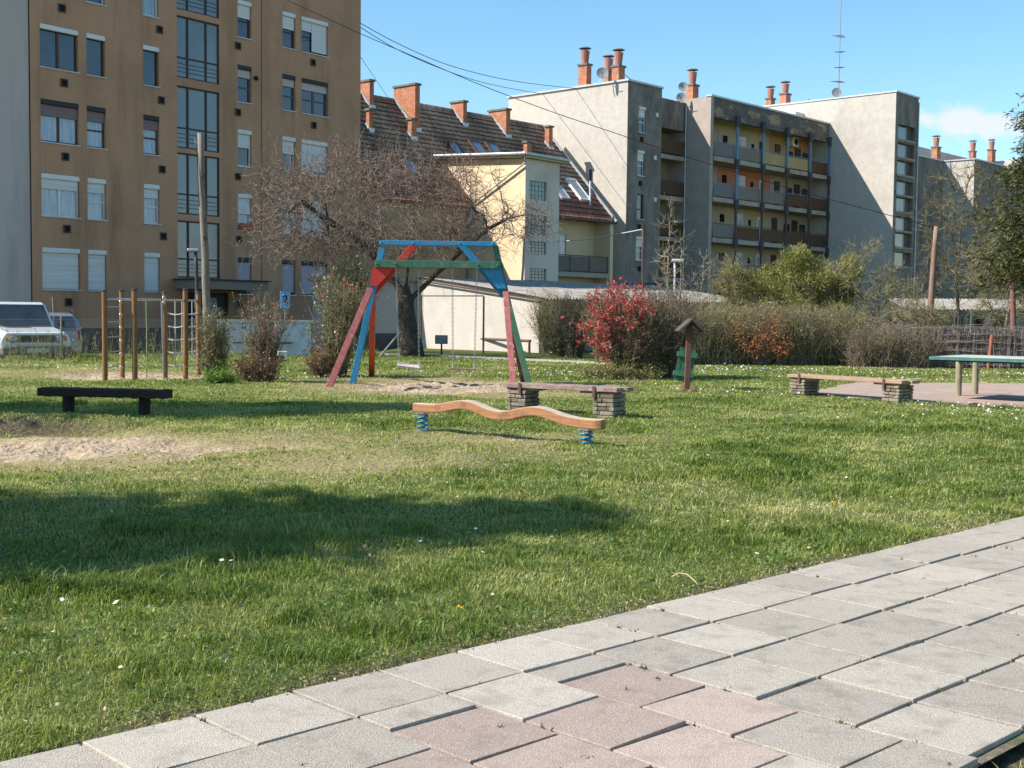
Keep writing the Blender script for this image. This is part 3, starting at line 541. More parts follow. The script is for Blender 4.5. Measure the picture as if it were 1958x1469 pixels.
# recessed bay with brown balconies
zL = [gx(1351.3, y, 0)[1] for y in (296, 376, 452, 532)]; FL = (zL[0]-zL[3])/3; zs_ = [zL[0]-FL*k for k in range(6)]
brnp = M('brown balcony board', (.085, .043, .024), (.14, .075, .042), scale=3, stretch=(8, 8, .3), rough=.8); rustm = M('rusty rail', (.09, .05, .045), (.14, .08, .06), scale=8, rough=.8); bluep = M('blue painted steel', (.10, .21, .36), (.14, .27, .44), scale=6, rough=.6, c3=(.12, .07, .05), s3=3, t3=(.58, .7))
m = MB(); m.box((uC2, 3.4, GZ), (-.0, 11.2, RT_-.3)); m.build('bay_wall', M('beige render', (.33, .26, .18), (.40, .32, .23), scale=1.2, rough=.95, c3=(.22, .17, .12), s3=.8, t3=(.5, .75)), root)
m = MB(); m.box((uC2+.004, yG, zs_[0]+1.75), (-.004, 3.39, RT_-.25)); m.build('bay_fascia', darkw, root)
for z_ in zs_[:5]:
    sl_ = MB().box((uC2+.004, yG-.05, z_-.28), (-.006, 3.39, z_)).build('balcony', greyw, root); MB().box((uC2+.03, yG-.02, z_+.12), (-.03, yG+.03, z_+.95)).build('balustrade', brnp, sl_)
    MB().box((uC2+.03, yG-.03, z_+.98), (-.03, yG+.02, z_+1.03)).build('rail', rustm, sl_)
for k, z_ in enumerate(zs_[:4]):
    MB().box((uC2+.5, 3.3, z_+.1), (uC2+1.4, 3.39, z_+2.1)).build('door', white if k == 0 else dark, root)
u_ = gx(1302.5, 300, yG-.1)[0]; MB().cyl((-.12, yG-.12, GZ), .055, RT_-.5-GZ, 8).build('downpipe', zinc, root)
# wall of unit 2 facing left, and the gallery front
m = MB(); gsides(m, 0, 0, yG+1.4, GZ, RT_); m.add([(0, 0, GZ), (.35, 0, GZ), (.35, 0, RT_), (0, 0, RT_)], [(0, 1, 2, 3)]); gsides(m, .35, 0, 1.6, GZ, RT_); m.build('fin_wall', greyw, root, fixn=False)
zf = gx(1351.5, 221, 0)[1]; peel = grime(M('peeling fascia', (.10, .09, .085), (.17, .15, .14), scale=2, rough=.95, bump=.7, bscale=8, c3=(.40, .27, .17), s3=1.1, t3=(.53, .60), st3=(.5, 1, 1.5)), (.33, .13, .08), 1.3, .58, .66, (.5, 1, 1.4))
m = MB(); m.box((.352, .0, zf), (UT, .3, RT_)); m.build('fascia', peel, root); MB().box((-.05, -.08, RT_), (UT, .4, RT_+.12)).build('parapet_coping', zinc, root)
MB().box((.3, .30, RT_-.45), (UT, 11, RT_-.1)).build('roof', cap, root); MB().box((-.0, 2.1, RT_-.02), (UT, 11, RT_+.05)).build('roof_edge', zinc, root)
posts = [gx(p, 300, 0)[0] for p in (1405, 1455, 1501.6, 1545.6)]+[UT-.12]
cream = M('cream plaster', (.50, .38, .235), (.56, .44, .29), scale=1, rough=.9); orng = M('orange yellow plaster', (.46, .26, .11), (.52, .31, .15), scale=1, rough=.9); salm = M('salmon plaster', (.55, .20, .11), (.60, .25, .14), scale=1, rough=.9); beig = M('pale beige plaster', (.44, .355, .27), (.51, .42, .33), scale=1, rough=.9, c3=(.34, .29, .23), s3=1, t3=(.5, .75))
splitA = gx(1471, 260, 1.6)[0]; splitB = gx(1473, 340, 1.6)[0]; left0 = gx(1374, 250, 1.6)[0]
for k in range(6):
    z_ = zs_[k]; top = zs_[k-1]-.3 if k else RT_-.45; a, b = ((cream, orng), (salm, beig), (cream, beig), (beig, beig), (beig, beig), (beig, beig))[k]; sp_ = splitA if k == 0 else splitB
    MB().box((.352, 1.62, z_-.3), (left0, 1.9, top)).build('gallery_wall', beig, root)
    MB().box((left0, 1.6, z_-.3), (sp_, 1.9, top)).build('gallery_wall', a, root); MB().box((sp_, 1.61, z_-.3), (UT-.01, 1.9, top)).build('gallery_wall', b, root)
    if z_ < 1: continue
    sb = MB().box((.352, -.12, z_-.30), (UT-.02, 1.6, z_)).build('gallery_slab', greyw, root)
    seg = [.36]+posts
    cols = {0: ['gp', 'gp2', 'yel', 'yel', 'brn'], 1: ['gp', 'gp2', 'gp2', 'brn', 'brn'], 2: ['gp', 'brn', 'brn', 'brn', 'brn']}.get(k, ['gp', 'gp2', 'brn', 'brn', 'brn'])
    PM = dict(gp=M('grey balcony panel', (.16, .145, .145), (.22, .20, .195), scale=2, stretch=(9, 9, .4), rough=.8), gp2=M('grey beige balcony panel', (.19, .155, .125), (.25, .21, .175), scale=2, stretch=(5, 5, .4), rough=.8), yel=M('mustard balcony panel', (.37, .27, .12), (.44, .33, .16), scale=1, rough=.8), brn=brnp)
    for j in range(5):
        p = MB().box((seg[j]+.1, -.06, z_+.1), (seg[j+1]-.1, -.02, z_+.92)).build('balustrade', PM[cols[j]], sb)
    MB().box((.36, -.09, z_+.97), (UT-.03, -.03, z_+1.02)).build('rail', bluep if k < 2 else rustm, sb)
    for j, pu in enumerate(posts):
        MB().box((pu-.09, -.22, z_), (pu+.09, -.125, (zs_[k-1]-.3 if k else zf)-.35)).build('post', bluep if (k == 0 or (k == 1 and j < 1)) else rustm, root)
        MB().box((pu-.22, -.27, (zs_[k-1]-.3 if k else zf)-.35), (pu+.22, -.122, (zs_[k-1]-.0 if k else zf+.35))).build('bracket', M('sooty bracket', (.05, .05, .055), (.09, .085, .09), scale=4, rough=.9), root)
    # doors and windows along the gallery
    rr_ = random.Random(k*5+1)
    for px0, w_, mt, h0, h1 in ((1382, .5, dark, 1.35, 1.9), (1412, .9, white, .05, 2.05), (1437, .25, dark, 1.3, 1.7), (1452, .5, white if k else darkbox, .05, 2.0), (1482, .7, brownf, .05, 2.05), (1505, .8, darkbox, 1.0, 1.7), (1520, .8, brownf, .05, 2.05), (1535, .8, glassd, 1.1, 1.8), (1565, 1.6, dark, .05, 1.9)):
        u_ = gx(px0-(3 if k > 1 else 0), 280, 1.6)[0]
        MB().box((u_, 1.53, z_+h0), (u_+w_, 1.598, z_+h1)).build('door' if h0 < .5 else 'shutter', mt, root)
        if h0 < .5 and mt is white: MB().box((u_+.15, 1.50, z_+.9), (u_+w_-.15, 1.528, z_+1.8)).build('pane', glassc, root)
u_, z_ = gx(1517, 272, 1.2); a_ = MB().box((u_-.4, 1.0, z_-.35), (u_+.4, 1.59, z_+.35)).build('air_conditioner', white, root, bevel=.03); MB().tube([(u_+.05, .96, z_), (u_+.05, 1.0, z_)], .24, 16).build('fan_grille', dark, a_)
# stair tower
yT = -GF.hitx(1714, 175, UT)[0]*-1; zT = GF.hitx(1714, 176, UT)[1]; uE = gx(1757, 188, yT)[0]; yB = GF.hitx(1541, 196, UT)[0]
m = MB(); gsides(m, UT, yT, yB+6, GZ, zT); m.build('tower_side_wall', greyl, root, fixn=False)
hs_ = []; t0 = [236, 271, 305, 344, 376, 413, 445, 482, 515]
uw0, uw1 = gx(1716, 300, yT)[0], gx(1738, 300, yT)[0]; uw2 = gx(1748, 300, yT)[0]
for y_ in t0[:-1]: zt = gx(1715, y_, yT)[1]; hs_.append((uw0, uw2, zt-1.03, zt))
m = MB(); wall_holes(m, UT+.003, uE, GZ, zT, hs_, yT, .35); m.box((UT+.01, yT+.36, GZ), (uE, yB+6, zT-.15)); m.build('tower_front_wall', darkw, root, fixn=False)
MB().box((UT-.06, yT-.08, zT), (uE+.06, yB+6, zT+.12)).build('parapet_coping', zinc, root)
for h in hs_:
    m = MB(); m.box((h[0], yT+.28, h[2]), (h[0]+.05, yT+.34, h[3])); m.box((uw1-.04, yT+.28, h[2]), (uw1+.04, yT+.34, h[3])); m.box((h[0], yT+.275, h[2]), (uw1+.04, yT+.335, h[2]+.05)); w = m.build('staircase_window', metal, root)
    MB().box((h[0]+.05, yT+.30, h[2]), (uw1-.04, yT+.32, h[3])).build('pane', M('grey stair pane', (.07, .085, .095), (.16, .18, .19), scale=1.2, rough=.15, spec=.7), w); MB().box((uw1+.04, yT+.30, h[2]), (h[1], yT+.33, h[3])).build('side_panel', M('rusted panel', (.10, .085, .08), (.16, .13, .11), scale=3, rough=.8), w)
    MB().box((h[0]-.02, yT-.06, h[2]-.16), (h[1]+.1, yT-.002, h[2]-.02)).build('sill', greyw, w)
MB().box((uE-.10, yT-.1, GZ), (uE-.02, yT-.02, zT-.3)).build('downpipe', zinc, root)
# roof furniture of the grey block
def atz(px, py, y): return gx(px, py, y)
def chim(pl, pm, pr, pyt, y, pots, zb=RT_-.3, mat=brick):
    u0_, zt = gx(pm, pyt, y); u1_ = gx(pr, pyt, y)[0]; y1_ = GF.hitx(pl, pyt, u0_)[0]; return chimney(root, u0_, u1_, y, min(y1_, y+1.9), zb, zt, pots, mat=mat)
chim(1106, 1122, 1131, 124, 4.6, 1.2)
chim(1170, 1183, 1195, 127, 2.6, 1.2); chim(1155, 1163, 1172, 139, 4.6, 1.2)
chim(1312, 1325, 1336, 163, 2.9, 1.2); chim(1464, 1474, 1482, 189, 6.5, 1.05)
plainb = M('red painted chimney', (.45, .16, .10), (.52, .21, .13), scale=2, rough=.9); chim(1491, 1503, 1512, 180, 4.6, 1.05, mat=plainb)
def dish(px, py, y, r, z_): 
    p = np.array(GF.loc(GF.w(*((gx(px, py, y)[0]), y, gx(px, py, y)[1])))); m = MB(); c = np.array([p[0], y, p[2]]); ax = np.array([-.72, -.66, .2]); ax /= np.linalg.norm(ax); a = np.cross(ax, [0, 0, 1]); a /= np.linalg.norm(a); b = np.cross(a, ax); vs = [c-ax*.12]; n = 18
    for k in range(n): vs.append(c+a*r*math.cos(2*math.pi*k/n)+b*r*math.sin(2*math.pi*k/n))
    m.add(vs, [(0, 1+k, 1+(k+1) % n) for k in range(n)]); d = m.build('satellite_dish', M('grey dish', (.30, .30, .31), rough=.6), root, smooth=True); m = MB(); m.tube([c-ax*.12, c-ax*.3, (c[0], c[1]+.2, z_)], .03, 6); m.tube([c-ax*.1+b*-.3, c+ax*.4], .02, 5); m.build('dish_mount', metal, d)
dish(1152, 140, 2.4, .38, RT_); dish(1306.5, 166, 2.4, .34, RT_); dish(1303, 187, 2.0, .36, RT_-.2); dish(1600, 177.5, 3.0, .42, zT)
m = MB(); u_, zb = gx(1603, 185, 3.3); zt = gx(1605, 0, 3.3)[1]; m.tube([(u_, 3.3, zT-.1), (u_+.05, 3.3, zt+1)], [.05, .03], 6); mast = m.build('antenna_mast', M('galvanised mast', (.25, .26, .27), rough=.5), root)
for pz, w_, tilt in ((160, 2.4, .0), (130, 1.0, .3), (100, 1.0, .3), (72, 2.0, -.2)):
    z_ = gx(1603, pz, 3.3)[1]; m = MB(); m.tube([(u_-w_/2, 3.0, z_-.1*w_*tilt), (u_+w_/2, 3.6, z_+.12*w_)], .02, 5)
    for k in range(9):
        t = k/8; c = np.array([u_-w_/2+w_*t, 3.0+.6*t, z_-.1*w_*tilt+(.12+.1*tilt)*w_*t]); m.tube([c+[-.2, .35*(1.2-t*.6), 0], c-[-.2, .35*(1.2-t*.6), 0]], .012, 4)
    m.build('antenna', mast.data.materials[0], mast)
for px in (1549, 1561):
    u_, z_ = gx(px, 190, 4.); m = MB(); m.tube([(u_, 4, zT-.1), (u_, 4, zT+.85), (u_-.15, 4, zT+.95), (u_-.28, 4, zT+.75)], .04, 6); m.build('vent_pipe', darkbox, root)
u_, z_ = gx(1420+100, 216, 2.2); m = MB(); m.box((gx(1521, 215, 2.2)[0], 2.2, RT_-.2), (gx(1539, 215, 2.2)[0], 4.2, gx(1521, 213, 2.2)[1])); m.build('roof_hatch', white, root)
MB().box((gx(1440, 200, 6)[0], 6.2, RT_-.3), (UT-.02, 11, gx(1440, 203, 6)[1])).build('stairwell_head', greyl, root)
# third unit beyond the tower
U3 = GF.hitx(1856, 313, 44.2)[0]; 
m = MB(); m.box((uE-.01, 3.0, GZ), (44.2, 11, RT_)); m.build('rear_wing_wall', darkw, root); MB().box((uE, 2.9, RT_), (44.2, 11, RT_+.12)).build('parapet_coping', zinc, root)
for k in range(5):
    z_ = RT_-3.9-FL*k; s_ = MB().box((uE+.2, 1.7, z_-.25), (uE+7, 3.0, z_)).build('balcony', greyw, root); MB().box((uE+.25, 1.72, z_+.05), (uE+6.9, 1.78, z_+.95)).build('balustrade', brnp, s_)
    MB().box((uE+8.5, 2.94, z_+.9), (uE+10, 3.02, z_+2.2)).build('window', glassd, root)
m = MB(); gsides(m, 44.2, 0, 3.0, GZ, RT_); m.build('fin_wall', greyl, root, fixn=False); m = MB(); m.box((44.22, .0, GZ), (60, 11, RT_)); m.build('far_wing_wall', darkw, root)
MB().box((44.1, -.1, RT_), (60, 11, RT_+.12)).build('parapet_coping', zinc, root); MB().box((36, 7, RT_), (62, 12, RT_+2.1)).build('stairwell_head', greyl, root)
chim(1781, 1792, 1799, 282, 4.2, 1.2, zb=RT_); chim(1853, 1861, 1867, 290, 5.0, 1.2, zb=RT_); chim(1888, 1897, 1904, 287, 5.0, 1.2, zb=RT_)
MB().box((62, -6, GZ), (66, 9, zT)).build('far_tower_wall', greyl, root)
# ------------------------------------------------------------------ yellow house with steep tiled roof (same street line as the grey block)
root = empty('house', GF.w(0, 0, 0), 47.7, 'yellow plastered house with steep mossy tiled roof and brick chimneys', 'house')
ylw = grime(M('yellow plaster', (.68, .52, .33), (.76, .60, .40), scale=1, rough=.95, bump=.25, bscale=30, c3=(.55, .43, .26), s3=.5, t3=(.5, .8)), (.44, .34, .22), .7, .62, .85)
pinkw = M('dusty beige plaster', (.66, .55, .44), (.74, .63, .52), scale=1, rough=.95, bump=.3, bscale=30, c3=(.35, .29, .23), s3=.5, t3=(.5, .8))
YE, HE = .9, 7.15; YR = 7.0; HR = 13.55; SLP = (HR-HE)/(YR-YE); UR = -9.3; UL = -40.
def roofhit(px, py):     # pixel -> point on the front roof slope in frame coordinates
    d = ray(px, py); c = np.array([0, 0, EYE])-GF.o; dx, dy, dz = d@GF.x, d@GF.y, d[2]; cx, cy, cz = c@GF.x, c@GF.y, c[2]+0
    t = (HE+SLP*(cy-YE)-cz)/(dz-SLP*dy); return cx+dx*t, cy+dy*t, cz+dz*t
tile = bpy.data.materials.new('mossy roof tiles'); tile.use_nodes = True
def tile_mat(m, a, b, moss):
    n = m.node_tree; L = n.links.new; B = n.nodes['Principled BSDF']; B.inputs['Roughness'].default_value = .9; tc = n.nodes.new('ShaderNodeTexCoord'); mp = n.nodes.new('ShaderNodeMapping'); mp.inputs['Scale'].default_value = (4.2, 2.2, 2.2); L(tc.outputs['Object'], mp.inputs[0])
    v = n.nodes.new('ShaderNodeTexVoronoi'); v.inputs['Scale'].default_value = 1.; L(mp.outputs[0], v.inputs['Vector']); sx = n.nodes.new('ShaderNodeSeparateColor'); L(v.outputs['Color'], sx.inputs[0])
    x = n.nodes.new('ShaderNodeMix'); x.data_type = 'RGBA'; L(sx.outputs[0], x.inputs[0]); x.inputs[6].default_value = (*a, 1); x.inputs[7].default_value = (*b, 1)
    t = n.nodes.new('ShaderNodeTexNoise'); t.inputs['Scale'].default_value = .35; t.inputs['Detail'].default_value = 9; t.inputs['Roughness'].default_value = .7; L(tc.outputs['Object'], t.inputs['Vector']); r = n.nodes.new('ShaderNodeMapRange'); L(t.outputs['Fac'], r.inputs[0]); r.inputs[1].default_value = .42; r.inputs[2].default_value = .62
    y = n.nodes.new('ShaderNodeMix'); y.data_type = 'RGBA'; L(r.outputs[0], y.inputs[0]); L(x.outputs[2], y.inputs[6]); y.inputs[7].default_value = (*moss, 1)
    t2 = n.nodes.new('ShaderNodeTexNoise'); t2.inputs['Scale'].default_value = 6; t2.inputs['Detail'].default_value = 4; L(tc.outputs['Object'], t2.inputs['Vector']); r2 = n.nodes.new('ShaderNodeMapRange'); L(t2.outputs['Fac'], r2.inputs[0]); r2.inputs[1].default_value = .56; r2.inputs[2].default_value = .74
    z = n.nodes.new('ShaderNodeMix'); z.data_type = 'RGBA'; L(r2.outputs[0], z.inputs[0]); L(y.outputs[2], z.inputs[6]); z.inputs[7].default_value = (.46, .38, .30, 1); L(z.outputs[2], B.inputs['Base Color'])
lapm = M('tile lap shade', (.03, .022, .018), (.07, .05, .04), scale=4, rough=.95); tile_mat(tile, (.26, .165, .125), (.48, .335, .255), (.14, .10, .08)); tiler = bpy.data.materials.new('red roof tiles'); tiler.use_nodes = True; tile_mat(tiler, (.36, .09, .07), (.52, .16, .12), (.20, .075, .06))  # lap colour paints the shade under each tile row onto the riser faces
def tiled(name, u0, u1, t0, t1, mat, par):        # rows of pantiles with real steps, t = 0 at the eave .. 1 at the ridge
    NU = int((u1-u0)/.07); us = np.linspace(u0, u1, NU); LEN_ = math.hypot(YR-YE, HR-HE); rows = int(round(LEN_*(t1-t0)/.42)); V = []; ny_ = np.array([0, -(HR-HE)/LEN_, (YR-YE)/LEN_])
    for r in range(rows):
        for e, lift in ((0, .075), (1, .0)):
            t = t0+(t1-t0)*(r+e)/rows; y = YE+(YR-YE)*t; z = HE+(HR-HE)*t; w = .012*np.sin(us*2*np.pi/.42+.0)+RG.normal(0, .004, NU); l = lift+w
            V.append(np.stack([us, y+ny_[1]*l, z+ny_[2]*l], 1))
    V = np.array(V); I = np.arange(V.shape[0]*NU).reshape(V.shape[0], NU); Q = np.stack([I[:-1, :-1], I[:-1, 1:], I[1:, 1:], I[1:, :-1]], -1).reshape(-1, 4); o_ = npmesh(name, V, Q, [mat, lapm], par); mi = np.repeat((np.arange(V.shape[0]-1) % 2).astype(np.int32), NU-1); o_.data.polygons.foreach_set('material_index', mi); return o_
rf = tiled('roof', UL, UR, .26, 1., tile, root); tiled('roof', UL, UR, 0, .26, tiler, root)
m = MB(); m.add([(UL, YR, HR-.05), (UR, YR, HR-.05), (UR, YR+7, HR-6.5), (UL, YR+7, HR-6.5)], [(0, 1, 2, 3)]); m.build('roof_back', tile, root, fixn=False)
m = MB(); m.tube([(UL, YR, HR+.02), (UR, YR, HR+.02)], .13, 8); m.build('ridge', tile, root)
m = MB(); m.bar((UR+.06, YE-.15, HE-.05), (UR+.06, YR, HR+.05), .12, .22, side=(1, 0, 0)); m.build('verge_flashing', zinc, root); MB().tube([(-19, YE-.14, HE-.1), (UR+.1, YE-.14, HE-.12)], .085, 8).build('gutter', M('dark gutter', (.07, .05, .05), rough=.5, metal=.3), root)
# walls: behind the balcony, the balcony cheeks and storeys below
US = -19.0; UW = -21.8; YF = -2.8; yb = 2.2
m = MB(); wl = []
dw = (gx(1068, 460, yb)[0], gx(1083, 460, yb)[0]); zb1 = gx(1100, 521, 1.15)[1]; wl.append((dw[0], dw[1], zb1, gx(1068, 447, yb)[1]))
wall_holes(m, US-2, UR-.35, GZ, HE-.1, wl, yb, .2); m.build('wall', ylw, root, fixn=False)
m = MB(); m.box((UR-.34, YE, GZ), (UR-.04, 9, HE-.12)); m.build('side_wall', ylw, root); MB().box((UL, 1.3, GZ), (UW-.3, 9, HE-.1)).build('wall', M('tan plaster', (.40, .27, .16), (.46, .32, .20), scale=1, rough=.9), root)
m = MB(); m.add([(UR-.05, 1, HE-.3), (UR-.05, YR, HR-.1), (UR-.05, YR+7, HR-6.6), (UR-.05, YR+7, GZ), (UR-.05, 1, GZ)], [(0, 1, 2, 3, 4)]); m.build('gable_wall', ylw, root, fixn=False)
d_ = MB().box((dw[0], yb+.08, zb1), (dw[1], yb+.14, wl[0][3])).build('balcony_door', white, root); MB().box((dw[0]+.12, yb+.06, zb1+.3), (dw[1]-.12, yb+.078, wl[0][3]-.15)).build('pane', glassc, d_)
bl = MB().box((US+.01, 1.0, zb1-.28), (UR-.36, yb-.01, zb1)).build('balcony', M('balcony concrete', (.33, .30, .24), (.40, .36, .30), scale=2, rough=.9), root); ph = gx(1100, 488, 1.05)[1]
sm = M('smoked balcony panel', (.10, .075, .065), (.15, .12, .10), scale=1, rough=.5)
for k in range(5):
    a = US+.05+(UR-.4-US-.05)*k/5; b = US+.05+(UR-.4-US-.05)*(k+1)/5; MB().box((a+.05, 1.02, zb1+.1), (b-.05, 1.05, ph-.08)).build('balustrade', sm, bl); MB().box((b-.04, 1.01, zb1+.001), (b+.0, 1.06, ph-.04)).build('baluster', rustm, bl)
MB().box((US+.05, .99, ph-.05), (UR-.4, 1.07, ph)).build('rail', rustm, bl); MB().cyl(((US+UR)/2-1.9, 1.15, zb1), .05, HE-zb1-.1, 8).build('column', rustm, root)
window(root, -17.5, -13.2, .6, 2.5, y=yb+.1-.2, sash=3, pane=glassc, box=None, parts=None)
# stair wing
ZW = gx(1000, 302, YF)[1]; ZBk = ZW+.42
m = MB(); hs2 = []
for t_, b_ in ((345, 385), (411, 450), (461, 488), (513, 537.5)):
    a_, zt = gx(1012, t_, YF); b2, zb = gx(1045, b_, YF); hs2.append((a_, b2, zb, zt))
wall_holes(m, UW, US, GZ, ZW, hs2, YF, .3); m.box((UW+.01, YF+.31, GZ), (US, 6, ZW-.05)); m.build('stair_wing_wall', pinkw, root, fixn=False)
m = MB(); yb2 = 5.0; m.add([(UW, YF, GZ), (UW, yb2, GZ), (UW, yb2, ZBk), (UW, YF, ZW)], [(0, 1, 2, 3)]); m.build('stair_wing_side', ylw, root, fixn=False)
m = MB(); m.add([(UW-.35, YF-.3, ZW+.02), (US+.35, YF-.3, ZW-.02), (US+.35, yb2, ZBk), (UW-.35, yb2, ZBk+.05), (UW-.35, YF-.3, ZW+.26), (US+.35, YF-.3, ZW+.2), (US+.35, yb2, ZBk+.24), (UW-.35, yb2, ZBk+.3)], [(0, 1, 2, 3), (4, 7, 6, 5), (0, 4, 5, 1), (1, 5, 6, 2), (2, 6, 7, 3), (3, 7, 4, 0)]); wr = m.build('stair_wing_roof', M('yellow eaves board', (.55, .44, .27), (.62, .50, .32), scale=2, rough=.8), root)
m = MB(); m.tube([(UW-.42, YF-.35, ZW+.2), (US+.42, YF-.35, ZW+.14)], .09, 8); m.build('gutter', zinc, wr); m = MB(); m.tube([(UW-.42, YF-.35, ZW+.2), (UW-.42, yb2, ZBk+.22)], .08, 8); m.build('gutter', zinc, wr)
p0 = (UW-.36, YF-.3, ZW+.1); q = GF.hitx(902, 391, UW-.12); MB().tube([p0, (UW-.14, YF-.1, ZW-.25), (UW-.12, q[0], q[1]), (UW-.12, q[0]+.1, q[1]-1.)], .05, 8).build('downpipe', zinc, root)
gb = M('glass block', (.10, .14, .15), (.22, .28, .28), scale=3, rough=.15, spec=.8)
for h in hs2:
    g = MB(); a, b, c, d_ = h; nu, nv = 5, max(4, int((d_-c)/.22)); g.box((a, YF+.14, c), (b, YF+.2, d_)); w = g.build('glass_block_window', M('window mortar', (.30, .30, .28), rough=.9), root); mm = MB()
    for i in range(nu):
        for j in range(nv): x0_ = a+(b-a)*i/nu; y0_ = c+(d_-c)*j/nv; mm.box((x0_+.025, YF+.10, y0_+.02), (a+(b-a)*(i+1)/nu-.025, YF+.139, c+(d_-c)*(j+1)/nv-.02))
    mm.build('glass_blocks', gb, w)
# chimneys of the house, on ridge and slope
def hchim(pl, pm, pr, pyt, pyb, ridge=False):
    _, y0_, _ = roofhit(pm, pyb); u0_, zt = gx(pm, pyt, y0_); u1_ = gx(pr, pyt, y0_)[0]; y1_ = GF.hitx(pl, pyt, u0_)[0]; zs0 = HE+SLP*(y0_-YE)
    c = chimney(root, u0_, u1_, y0_, y1_, zs0-.4, zt)
    MB().box((u0_-.03, y0_-.10, zs0-.25), (u1_+.05, y0_-.002, zs0+.16)).build('flashing', zinc, c)
    if y0_ < YR-.3: ye = min(y1_, YR); MB().bar((u0_-.035, y0_, zs0+.12), (u0_-.035, ye, zs0+.12+SLP*(ye-y0_)), .06, .2, side=(1, 0, 0)).build('flashing', zinc, c)
    return c
hchim(676, 707, 715, 155, 206); hchim(753, 794, 803, 162, 250); hchim(862, 886, 893, 195, 240); hchim(934, 968, 976, 210, 262); hchim(1042, 1050, 1057, 243, 285); hchim(780, 787, 796, 229, 266); hchim(700, 706, 713, 211, 250); hchim(1001, 1008, 1016, 273, 303)
def skyl(px, py, w=.8, h=1.2, fm=brownf):
    u_, y_, z_ = roofhit(px, py); LEN_ = math.hypot(YR-YE, HR-HE); dv = np.array([0, (YR-YE)/LEN_, (HR-HE)/LEN_]); nv = np.array([0, -dv[2], dv[1]]); c = np.array([u_, y_, z_]); a = np.array([w/2, 0, 0]); b = dv*h/2; m = MB()
    for s1, s2 in ((-1, 0), (1, 0)): m.bar(c+a*s1-b+nv*.12, c+a*s1+b+nv*.12, .09, .16, side=(1, 0, 0))
    m.bar(c-b-a*1.05+nv*.12, c-b+a*1.05+nv*.12, .09, .16, side=dv); m.bar(c+b-a*1.05+nv*.12, c+b+a*1.05+nv*.12, .09, .16, side=dv); f = m.build('skylight', fm, root)
    m = MB(); m.add([c-a-b+nv*.16, c+a-b+nv*.16, c+a+b+nv*.16, c-a+b+nv*.16], [(0, 1, 2, 3)]); m.build('pane', M('sky reflecting pane', (.12, .20, .30), rough=.05, spec=1.), f, fixn=False)
for px, py in ((871, 290), (912, 286), (943, 289), (782, 322)): skyl(px, py)
skyl(1103, 366, .9, 1.8, white); skyl(1072, 372, .7, 1., zinc)
u_, y_, z_ = roofhit(1128, 392); m = MB(); m.tube([(u_, y_, z_-.2), (u_, y_, z_+1.6)], .06, 8); st = m.build('stove_pipe', white, root); MB().tube([(u_, y_, z_+1.5), (u_, y_, z_+2.2)], .085, 10).build('pipe_cap', dark, st)
m = MB(); m.box((-8.2, -2.0, GZ), (-5, -.9+1.8, 3.3)); m.build('porch_roof', M('dark red porch', (.13, .06, .05), (.18, .09, .07), scale=3, rough=.9), root)
# ------------------------------------------------------------------ garage row
WG = Frame(G(1030, 675)[:2], 47.7); root = empty('garage', WG.w(0, 0, 0), 47.7, 'whitewashed garage row with corrugated grey roof behind the swing', 'garage')
GH0 = WG.hitx(1030, 570, 0)[1]; yL, zL_ = WG.hitx(805, 532, 0)
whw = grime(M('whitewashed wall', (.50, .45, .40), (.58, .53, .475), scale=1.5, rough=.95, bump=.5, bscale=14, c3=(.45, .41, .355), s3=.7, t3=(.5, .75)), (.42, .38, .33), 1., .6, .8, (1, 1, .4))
GLn = 15.; m = MB(); m.add([(0, 0, -.3), (0, yL, -.3), (0, yL, zL_), (0, 0, GH0)], [(0, 1, 2, 3)]); m.add([(0, 0, -.3), (.25, 0, -.3), (.25, 0, GH0), (0, 0, GH0)], [(0, 1, 2, 3)]); m.build('gable_wall', whw, root, fixn=False)
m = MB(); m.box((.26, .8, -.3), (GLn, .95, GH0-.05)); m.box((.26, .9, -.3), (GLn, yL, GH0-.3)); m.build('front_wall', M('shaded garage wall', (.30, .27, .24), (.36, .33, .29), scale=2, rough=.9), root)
for k in range(4):
    d_ = MB().box((1.0+3.4*k, .72, -.1), (3.4+3.4*k, .79, 1.75)).build('garage_door', M('brown garage door', (.16, .10, .07), (.22, .15, .10), scale=3, stretch=(6, 6, .3), rough=.7), root); MB().box((.9+3.4*k, .68, 1.76), (3.5+3.4*k, .79, 1.84)).build('lintel', zinc, d_)
us = np.arange(-.12, GLn+.2, .03); nr = 7; V = []
for t in np.linspace(0, 1, nr):
    y_ = -.35+(yL+.5)*t; z_ = GH0+.02+(zL_-GH0)*(y_/yL); V.append(np.stack([us, np.full_like(us, y_), z_+.035*np.sin(us*2*np.pi/.177)+.02*np.sin(us*.7+t*3)], 1))
V = np.array(V); I = np.arange(V.shape[0]*len(us)).reshape(nr, -1); Q = np.stack([I[:-1, :-1], I[:-1, 1:], I[1:, 1:], I[1:, :-1]], -1).reshape(-1, 4)
cor = grime(M('old asbestos cement', (.25, .235, .21), (.37, .345, .315), scale=6, rough=.95, bump=.4, bscale=30, c3=(.17, .15, .13), s3=2.2, t3=(.52, .66)), (.14, .12, .10), 1.2, .52, .7, (1, 1, 1)); npmesh('corrugated_roof', V, Q, cor, root)
MB().bar((-.10, -.35, GH0-.09), (-.10, yL+.1, zL_-.09), .03, .06, side=(1, 0, 0)).build('verge_board', brownf, root); MB().box((-.1, -.3, GH0-.15), (GLn, -.26, GH0-.03)).build('eaves_board', brownf, root)
for k in (4.2, 7.6, 11): MB().box((k, -.2, -.1), (k+.1, -.1, GH0-.16)).build('post', rustm, root)
